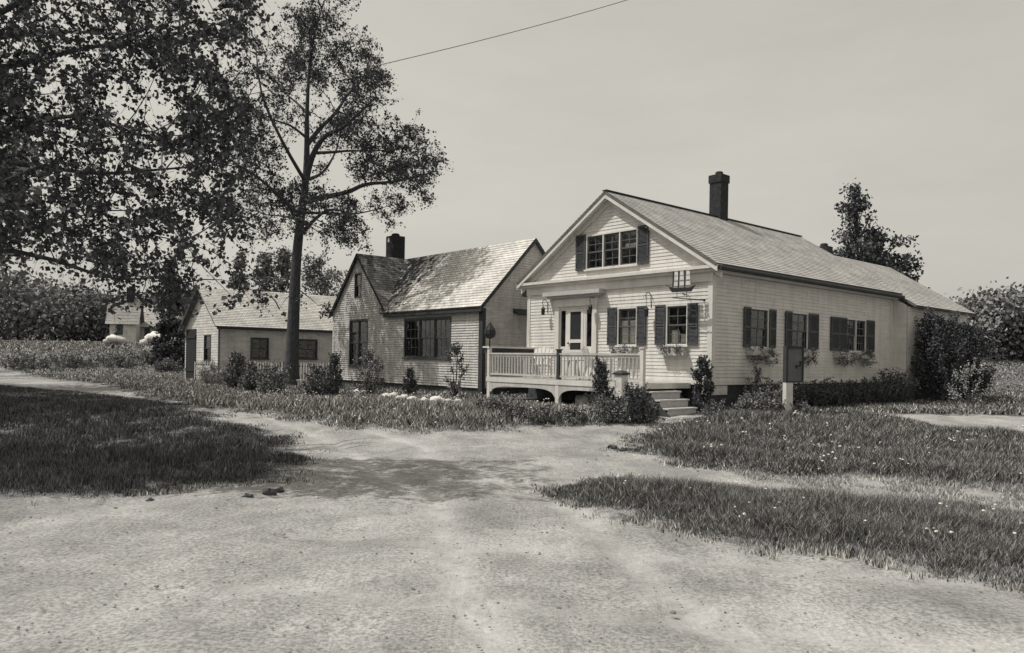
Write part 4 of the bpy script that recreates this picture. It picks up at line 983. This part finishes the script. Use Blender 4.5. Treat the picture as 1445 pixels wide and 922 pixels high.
# ================================================================== window boxes, signs, lanterns, porch things
def wbox(o0, F, s0, s1, z, label, seed, drop=.3, thick=True):
    """box hung under a window; F maps into the cottage frame"""
    mid = Vector(F((s0 + s1) / 2, z, .12)); w0 = W(C0, mid.x, mid.y, mid.z); r = empty('window_box', w0, AN, label, 'window box', 'window boxes of the white cottage')
    T_ = lambda s, zz, o: tuple(Vector(F(s, zz, o)) - mid)
    b = MB(); b.box(s0, s1, z - .1, z + .08, .02, .22, F=T_); b.build('box', M['wood_grey'], r)
    P = []; rs = random.Random(seed)
    for k in range(int((s1 - s0) * 26)):
        s = rs.uniform(s0, s1); a = rs.random(); zz = z + .12 - a * drop; P.append(np.array(T_(s, zz, .16 + .1 * rs.random()))[None] + rng.normal(0, .045, (26, 3)))
    tag(leaves_mesh('flowers', M['leaf_bush'], np.concatenate(P), .05, r), kind='stuff')
    return r
wbox(H, Ff, .70, 1.50, 1.88, 'pale window box under the front window nearest the corner', 1, .12)
wbox(H, Ff, 2.40, 3.10, 1.90, 'window box under the front window beside the door', 2, .2)
wbox(H, Fs, 1.55, 2.75, 1.92, 'trailing window box under the first side window', 3, .42)
wbox(H, Fs, 3.70, 4.95, 1.92, 'trailing window box under the second side window behind the notice board', 4, .42)
wbox(H, Fs, 6.40, 7.35, 1.92, 'trailing window box at the left under the third side window', 5, .42)
wbox(H, Fs, 7.70, 8.80, 1.92, 'trailing window box at the right under the third side window', 6, .42)

# ship sign hanging at the house corner
p = W(C0, -.45, .6, 3.2); SG = empty('ship_sign', p, AN, 'hanging sailing ship cut-out sign on an iron bracket at the house corner', 'sign')
b = MB()   # local: x out of wall, y along wall ; the ship lies in the y-z plane
def plate(b, pts, x0, x1):
    n_ = len(pts); i = b.add([(x0, y, z) for y, z in pts]); j = b.add([(x1, y, z) for y, z in pts])
    b.f.append(tuple(range(i, i + n_))); b.f.append(tuple(range(j + n_ - 1, j - 1, -1)))
    for k in range(n_): b.f.append((i + k, i + (k + 1) % n_, j + (k + 1) % n_, j + k))
plate(b, [(-.28, .19), (.30, .20), (.40, .33), (.26, .31), (-.24, .29), (-.40, .34)], -.02, .02)
for y in (-.16, .03, .2): b.tube([(0, y + .085, .3), (0, y + .07, .74)], .016, 5)
b.tube([(0, .32, .32), (0, .5, .40)], .01, 5)
b.build('hull', M['iron'], SG)
b = MB()
for y in (-.16, .03, .2):
    for z in (.36, .50, .62):
        w_ = .095 - (z - .36) * .1; plate(b, [(y - w_, z), (y + w_, z), (y + w_ * .8, z + .10), (y - w_ * .8, z + .10)], .012, .018)
b.build('sail', M['curtain'], SG)
b = MB(); b.tube([(.42, -.35, .0), (.0, -.42, -.02), (0, .28, .06)], .014, 6); b.tube([(0, -.15, .04), (0, -.15, .26)], .008, 5); b.tube([(0, .15, .05), (0, .15, .26)], .008, 5); b.tube([(0, -.38, -.02), (0, -.66, -.05)], .014, 6); b.blob((0, -.68, -.05), .035, 2, 8, 0)
b.tube([(0, -.1, .1), (.1, .05, .16), (.42, .1, .14)], .01, 5)
b.build('bracket', M['iron'], SG)
# bracket lanterns
def lantern(y, z, label, long=False):
    r = empty('bracket_lantern', W(C0, -.02, y, z), AN, label, 'lantern', 'iron lanterns on the front wall')
    b = MB(); b.tube([(0, 0, .28), (-.1, 0, .36), (-.2, 0, .34), (-.24, 0, .26), (-.2, 0, .2)], .011, 6); b.tube([(0, 0, -.05), (-.02, 0, .3)], .010, 5)
    b.build('bracket', M['iron'], r)
    b = MB(); zz = .0 if not long else -.18
    b.tube([(-.2, 0, .2), (-.2, 0, zz + .16)], .006, 4)
    b.lathe((-.2, 0, zz), [(.03, -.12), (.055, -.1), (.06, .06), (.075, .07), (.02, .15)], 6); b.build('lantern_body', M['iron'], r)
    return r
lantern(5.98, 3.12, 'small iron bracket lantern left of the door hood')
lantern(3.98, 3.10, 'small iron lantern under the right end of the door hood')
lantern(1.92, 3.12, 'long hanging iron lantern between the two front windows', True)
# notice board on post
p = gp(1111, 590); NBD = empty('notice_board', (p[0], p[1], float(G(*p))), R(6), 'gray framed notice board on a thick white post in front of the side windows', 'sign')
b = MB(); b.box(-.09, .09, -.09, .09, -.1, .86); b.build('post', M['trim'], NBD, bevel=.012)
b = MB(); b.box(-.05, .31, -.07, .05, .87, 1.67); bo = b.build('board', M['board_grey'], NBD)
b = MB()
for q_ in ((-.095, -.05, .84, 1.70), (.31, .34, .84, 1.70), (-.05, .31, .84, .875), (-.05, .31, 1.66, 1.70)): b.box(q_[0], q_[1], -.10, .07, q_[2], q_[3])
b.build('frame', M['trim_dark'], bo)
b = MB(); b.tube([(.14, -.09, 1.24), (.26, -.09, 1.24), (.26, -.09, 1.32)], .014, 6); b.tube([(.17, -.09, 1.24), (.17, -.09, 1.18)], .012, 6); b.blob((.26, -.09, 1.33), .026, 1, 6, 0); b.build('latch', M['iron'], bo)
# gate post
p = gp(876, 586); GPO = empty('gate_post', (p[0], p[1], float(G(*p))), AN, 'square pale masonry post with a dark cap in front of the porch', 'post')
b = MB(); b.box(-.115, .115, -.115, .115, -.1, .96); b.build('shaft', M['stone'], GPO, bevel=.012)
b = MB(); b.box(-.15, .15, -.15, .15, .96, 1.0); b.hexa([(-.14, -.14, 1.0), (.14, -.14, 1.0), (.14, .14, 1.0), (-.14, .14, 1.0), (-.04, -.04, 1.06), (.04, -.04, 1.06), (.04, .04, 1.06), (-.04, .04, 1.06)]); b.build('cap', M['trim_dark'], GPO)
# round hanging basket at porch left end
pb = W(C0, PX + .05, PY1 - .03, 0); HB = empty('finial_basket', (pb.x, pb.y, DK + .89), 0, 'dark pointed wicker lantern on a stalk at the left porch post', 'lantern')
b = MB(); b.tube([(0, 0, 0), (0, 0, .28)], .022, 6); b.build('stalk', M['iron'], HB)
b = MB(); b.lathe((0, 0, .26), [(.05, 0), (.13, .04), (.165, .14), (.15, .26), (.09, .36), (.03, .44), (.01, .5)], 12)
for k in range(8):
    a = k * math.pi / 4; b.tube([(math.cos(a) * .13, math.sin(a) * .13, .30), (math.cos(a) * .175, math.sin(a) * .175, .41), (math.cos(a) * .155, math.sin(a) * .155, .53), (math.cos(a) * .03, math.sin(a) * .03, .72)], .01, 4)
b.build('basket', M['trim_dark'], HB)
# planter on the side rail
pb = W(C0, -.9, PY1 + .12, 0); PLN = empty('rail_planter', (pb.x, pb.y, RT), AN, 'long dark planter box with white rim on the left end porch rail', 'planter')
b = MB(); b.box(-.95, .85, -.12, .12, .0, .15); b.build('box', M['trim_dark'], PLN)
b = MB(); b.box(-.98, .88, -.15, .15, .15, .2); b.build('rim', M['trim'], PLN)
# porch chairs + table
def chair(x, y, rz, label):
    p_ = W(C0, x, y, DK); r = empty('porch_chair', p_, AN + rz, label, 'chair', 'chairs on the porch')
    b = MB(); 
    for k in range(5): b.bar((-.26 + k * .13, -.25, .40), (-.26 + k * .13, .25, .36), .11, .02, Vector((0, 0, 1)))
    b.build('seat', M['trim'], r)
    b = MB()
    for k in range(5): b.bar((-.24 + k * .12, .25, .36), (-.24 * 1.1 + k * .132, .42, .92 - abs(k - 2) * .03), .10, .02, Vector((0, 1, 0)))
    b.build('backrest', M['trim'], r)
    for s in (-1, 1):
        b = MB(); b.box(s * .30 - .05, s * .30 + .05, -.3, .3, .56, .585); b.build('armrest', M['trim'], r)
        b = MB(); b.bar((s * .29, -.26, 0), (s * .29, -.26, .56), .05, .05); b.build('leg', M['trim'], r)
        b = MB(); b.bar((s * .29, .36, 0), (s * .29, .22, .56), .05, .05); b.build('leg', M['trim'], r)
    return r
chair(-1.0, 5.35, R(-70), 'white slatted porch armchair left of the screen door')
chair(-1.0, 2.9, R(60), 'white slatted porch armchair right of the screen door')
p_ = W(C0, -1.15, 3.7, DK); r = empty('porch_table', p_, AN, 'small round white table on the porch before the door', 'table')
b = MB(); b.lathe((0, 0, 0), [(.33, .52), (.34, .53), (.34, .55), (.33, .56)], 20); b.build('tabletop', M['trim'], r)
for k in range(3):
    a = k * 2.094; b = MB(); b.bar((math.cos(a) * .26, math.sin(a) * .26, 0), (math.cos(a) * .12, math.sin(a) * .12, .52), .035, .035); b.build('leg', M['trim'], r)

# white edging stones
k = 0
for i in range(20):
    t = i / 19; px = 503 + t * 143 + random.uniform(-3, 3); py = 558 + t * 15 + random.uniform(-1.5, 1.5)
    if i in (3, 4): continue
    q_ = gp(px, py); s_ = random.uniform(.09, .2); b = MB(); b.blob((0, 0, 0), s_, i, 12, .2, (1.2, .9, .75))
    o = b.build('edging_stone', M['stone'], None, smooth=True); o.location = (q_[0], q_[1], float(G(*q_)) + s_ * .35); o.rotation_euler[2] = random.uniform(0, 3)
    tag(o, 'whitewashed round stone in the row edging the bed of the shingled cottage', 'stone', 'whitewashed stones edging the cottage bed')
# pale rocks under the porch
for i, (x, y, s_, lab) in enumerate(((-1.2, 3.1, .26, 'largest pale boulder under the right porch arch'), (-1.3, 2.65, .2, 'pale boulder under the right porch arch, right of the largest'), (-.9, 2.4, .22, 'pale boulder deepest under the right porch arch'))):
    p_ = W(C0, x, y, .35 + s_ * .5); b = MB(); b.blob((0, 0, 0), s_, i + 30, 12, .3, (1.2, 1, .8)); o = b.build('boulder', M['stone'], None, smooth=True); o.location = p_; tag(o, lab, 'boulder', 'pale boulders under the porch')
# foreground stones at the grass edge
for i, (px, py, s_, lab) in enumerate(((380, 698, .085, 'largest dark earthy stone at the right tip of the shaded verge'), (350, 703, .07, 'small stone just left of the dark earthy stone at the verge tip'), (212, 707, .04, 'small stone on the lane edge below the shaded verge'), (395, 694, .05, 'little stone just right of the dark earthy stone'), (865, 633, .09, 'flat stone at the left point of the round lawn'), (880, 637, .07, 'small flat stone right of the flat stone at the lawn point'))):
    q_ = gp(px, py); b = MB(); s_ *= .72; b.blob((0, 0, 0), s_, i + 50, 16, .55, (1.15, 1, .75)); o = b.build('stone', M['found'], None, smooth=True); o.location = (q_[0], q_[1], float(G(*q_)) + s_ * .2); tag(o, lab, 'stone', 'stones along the lane')
for px, py, s_, lab in ((226, 491, 1.0, 'large pale mound below the wider far house'), (163, 492, .6, 'small pale mound below the far house at the left edge')):
    q_ = at(px, py, 58); zz = float(G(q_.x, 58)); b = MB(); b.blob((0, 0, 0), s_, 3, 14, .25, (1.3, 1, .6)); o = b.build('pale_mound', M['stone'], None, smooth=True); o.location = (q_.x, 58, zz + .35); tag(o, lab, 'boulder')
# board bench by the tall tree
q_ = gp(431, 550); r = empty('plank_bench', (q_[0], q_[1], float(G(*q_))), R(3), 'low white plank bench beside the tall trunk', 'bench')
b = MB(); b.box(-.33, .33, -.12, .12, .32, .37); b.build('seat', M['trim'], r)
for s in (-1, 1): b = MB(); b.box(s * .25 - .03, s * .25 + .03, -.1, .1, 0, .32); b.build('leg', M['trim'], r)

# picket fence
fa = Vector((-14.6, 34.6, 0)); fb = Vector((-8.0, 33.2, 0))
za = .45; FN = empty('picket_fence', (fa.x, fa.y, float(G(fa.x, fa.y))), math.atan2(fb.y - fa.y, fb.x - fa.x), 'low picket fence running from the shed corner behind the tall trunk to the shingled cottage', 'fence')
Lf_ = (fb - fa).length; n_ = int(Lf_ / .13)
for i in range(min(n_, 60)):
    x = (i + .5) * Lf_ / min(n_, 60); h = .92 + random.uniform(-.03, .03); b = MB(); t = random.uniform(-.01, .01)
    b.hexa([(x - .028, -.02, .05), (x + .028, -.02, .05), (x + .028, 0, .05), (x - .028, 0, .05), (x - .028 + t, -.02, h), (x + .028 + t, -.02, h), (x + .028 + t, 0, h), (x - .028 + t, 0, h)])
    b.hexa([(x - .028 + t, -.02, h), (x + .028 + t, -.02, h), (x + .028 + t, 0, h), (x - .028 + t, 0, h), (x - .004 + t, -.02, h + .07), (x + .004 + t, -.02, h + .07), (x + .004 + t, 0, h + .07), (x - .004 + t, 0, h + .07)])
    b.build('picket', M['trim'], FN)
for z in (.28, .78): b = MB(); b.box(0, Lf_, .001, .05, z, z + .07); b.build('rail', M['trim_dark'], FN)
for k in range(4): b = MB(); x = k * Lf_ / 3; b.box(x - .045, x + .045, .051, .13, -.1, 1.0); b.build('post', M['trim_dark'], FN)

# overhead wire
a = at(300, 145, 22); c = at(1120, -75, 30); b = MB(); n_ = 24
pts = [a.lerp(c, i / n_) - Vector((0, 0, .35 * math.sin(math.pi * i / n_))) for i in range(n_ + 1)]
b.tube(pts, .011, 5); o = b.build('overhead_wire', M['wire']); tag(o, 'thin dark overhead wire crossing the sky from the tree crowns', 'wire')

# ================================================================== grass & flowers
def reg_only(P): return lambda x, y: np.minimum(sdist(P, x, y) + wob(x, y), 9)
def not_house(f):
    def g(x, y):
        d = f(x, y)
        for O, x0, x1, y0, y1 in ((C0, -1.95, 17.3, -.05, 7), (L0, 0, 4.5, 0, 10.5), (S0, 0, 7.2, 0, 4.7), (C0, -2, -.9, -.5, 1)):
            u = (x - O.x) * DX.x + (y - O.y) * DX.y; v = (x - O.x) * DY.x + (y - O.y) * DY.y
            d = np.where((u > x0) & (u < x1) & (v > y0) & (v < y1), -9, d)
        return d
    return g
blades('front_lawn_grass', M['grass'], not_house(reg_only(G1)), 230000, .05, .24, 14.5, 80, -60, 12, 1.5, lean=.5, tonepow=2.2)
blades('side_yard_grass', M['grass_mid'], not_house(lambda x, y: np.where((x > 9.5) & (y > 19.5), 1.0, -1)), 60000, .06, .2, 19.5, 70, 9, 55, 1.8, lean=.5, tonepow=2.4)
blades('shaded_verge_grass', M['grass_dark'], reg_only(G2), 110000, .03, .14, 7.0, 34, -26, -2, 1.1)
blades('round_lawn_grass', M['grass_mid'], not_house(reg_only(G3)), 210000, .05, .21, 8.5, 20, 1.5, 14, 1.0, lean=.6, tonepow=3)
blades('roadside_grass', M['grass_mid'], reg_only(G4), 230000, .04, .20, 4.5, 10.5, .3, 8, .85, lean=.6, tonepow=2.8)
# weeds straggling out onto the dirt
blades('lane_weeds', M['grass'], lambda x, y: np.where((turf(x, y) < .05) & (turf(x, y) > -.35), .15 + .25 * np.sin(3 * x) * np.sin(2.3 * y), -1), 9000, .02, .09, 5, 18, -7, 8, 1.0, clump=True)
blades('dry_path_grass', M['grass_dry'], lambda x, y: np.where((x > 3.2) & (y > 6) & (y < 12) & (turf(x, y) < .1), .3 + .3 * np.sin(4 * x + y) * np.sin(3.1 * y - x), -1), 9000, .03, .09, 6, 12, 3, 9, .8, lean=.7)
# white flower heads in the lawns
def flowers(name, reg, n, ymin, ymax, xmin, xmax, h, s):
    b = MB(); k = 0
    while k < n:
        x = random.uniform(xmin, xmax); y = random.uniform(ymin, ymax)
        if abs(x) > y * .72 or float(reg(np.array([x]), np.array([y]))[0]) < .15: continue
        z = float(G(x, y)) + h * random.uniform(.7, 1.3); k += 1
        for j in range(random.choice((1, 1, 2, 3))):
            b.blob((x + random.gauss(0, .04), y + random.gauss(0, .04), z + random.gauss(0, .03)), s * random.uniform(.6, 1.2), k, 6, .3, (1, 1, .6))
    o = b.build(name, M['petal']); tag(o, kind='stuff')
flowers('white_flowers', reg_only(G3), 70, 9.5, 18, 2.5, 12, .20, .022)
flowers('white_flowers', reg_only(G4), 34, 5.5, 9.5, 1, 8, .20, .016)
flowers('white_flowers', not_house(reg_only(G1)), 90, 15, 24, -9, 4, .20, .024)
# pebbles
b = MB(); k = 0
while k < 1500:
    y = random.uniform(4, 15) ** 1.0; x = random.uniform(-y * .7, y * .7)
    if float(turf(np.array([x]), np.array([y]))[0]) > .02: continue
    s_ = random.uniform(.003, .009) * (1 + (random.random() < .06)); b.blob((x, y, float(G(x, y)) + s_ * .3), s_, k, 6, .3, (1.3, 1, .6)); k += 1
o = b.build('gravel', M['rock']); tag(o, kind='stuff')

# ================================================================== light
el_, az = R(58), Vector((-.995, -.08, 0)).normalized()
sd = Vector((az.x * math.cos(el_), az.y * math.cos(el_), math.sin(el_)))
sun = bpy.data.lights.new('sun', 'SUN'); sun.energy = 3.3; sun.angle = R(.6); sun.color = (1, .97, .92)
so = bpy.data.objects.new('sun', sun); col.objects.link(so); so.rotation_euler = (-sd).to_track_quat('-Z', 'Y').to_euler(); so.location = (0, 0, 30)
w = bpy.data.worlds.new('World'); sc.world = w; w.use_nodes = True; nt = w.node_tree; bg = nt.nodes['Background']
sky = nt.nodes.new('ShaderNodeTexSky'); sky.sky_type = 'NISHITA'; sky.sun_disc = False; sky.sun_elevation = el_
sky.sun_rotation = math.atan2(az.x, az.y); sky.dust_density = 5; sky.air_density = 1.4; sky.ozone_density = 1
bw = nt.nodes.new('ShaderNodeRGBToBW'); nt.links.new(sky.outputs[0], bw.inputs[0])
# hazy bright veil of a plate that recorded blue strongly: evens the sky out, then the warm print tone
pw = nt.nodes.new('ShaderNodeMath'); pw.operation = 'POWER'; pw.inputs[1].default_value = .35; nt.links.new(bw.outputs[0], pw.inputs[0])
ml = nt.nodes.new('ShaderNodeMath'); ml.operation = 'MULTIPLY'; ml.inputs[1].default_value = 3.0; nt.links.new(pw.outputs[0], ml.inputs[0])
tcw = nt.nodes.new('ShaderNodeTexCoord'); mw = nt.nodes.new('ShaderNodeMapping'); mw.inputs['Scale'].default_value = (1, 1, 3.5); nt.links.new(tcw.outputs['Generated'], mw.inputs[0])
cn = nt.nodes.new('ShaderNodeTexNoise'); cn.inputs['Scale'].default_value = 2.2; cn.inputs['Detail'].default_value = 8; cn.inputs['Roughness'].default_value = .6; nt.links.new(mw.outputs[0], cn.inputs['Vector'])
cr = nt.nodes.new('ShaderNodeMapRange'); cr.inputs[1].default_value = .35; cr.inputs[2].default_value = .65; cr.inputs[3].default_value = .95; cr.inputs[4].default_value = 1.05; nt.links.new(cn.outputs[0], cr.inputs[0])
m2 = nt.nodes.new('ShaderNodeMath'); m2.operation = 'MULTIPLY'; nt.links.new(ml.outputs[0], m2.inputs[0]); nt.links.new(cr.outputs[0], m2.inputs[1]); ml = m2
vm = nt.nodes.new('ShaderNodeVectorMath'); vm.operation = 'SCALE'; vm.inputs[0].default_value = (1.035, 1.0, .90); nt.links.new(ml.outputs[0], vm.inputs['Scale'])
nt.links.new(vm.outputs[0], bg.inputs[0]); bg.inputs[1].default_value = .12
sc.view_settings.view_transform = 'Standard'; sc.view_settings.look = 'None'; sc.view_settings.exposure = .12; sc.view_settings.gamma = 1
sc.render.engine = 'CYCLES'
sc.cycles.transparent_max_bounces = 12; sc.cycles.max_bounces = 5
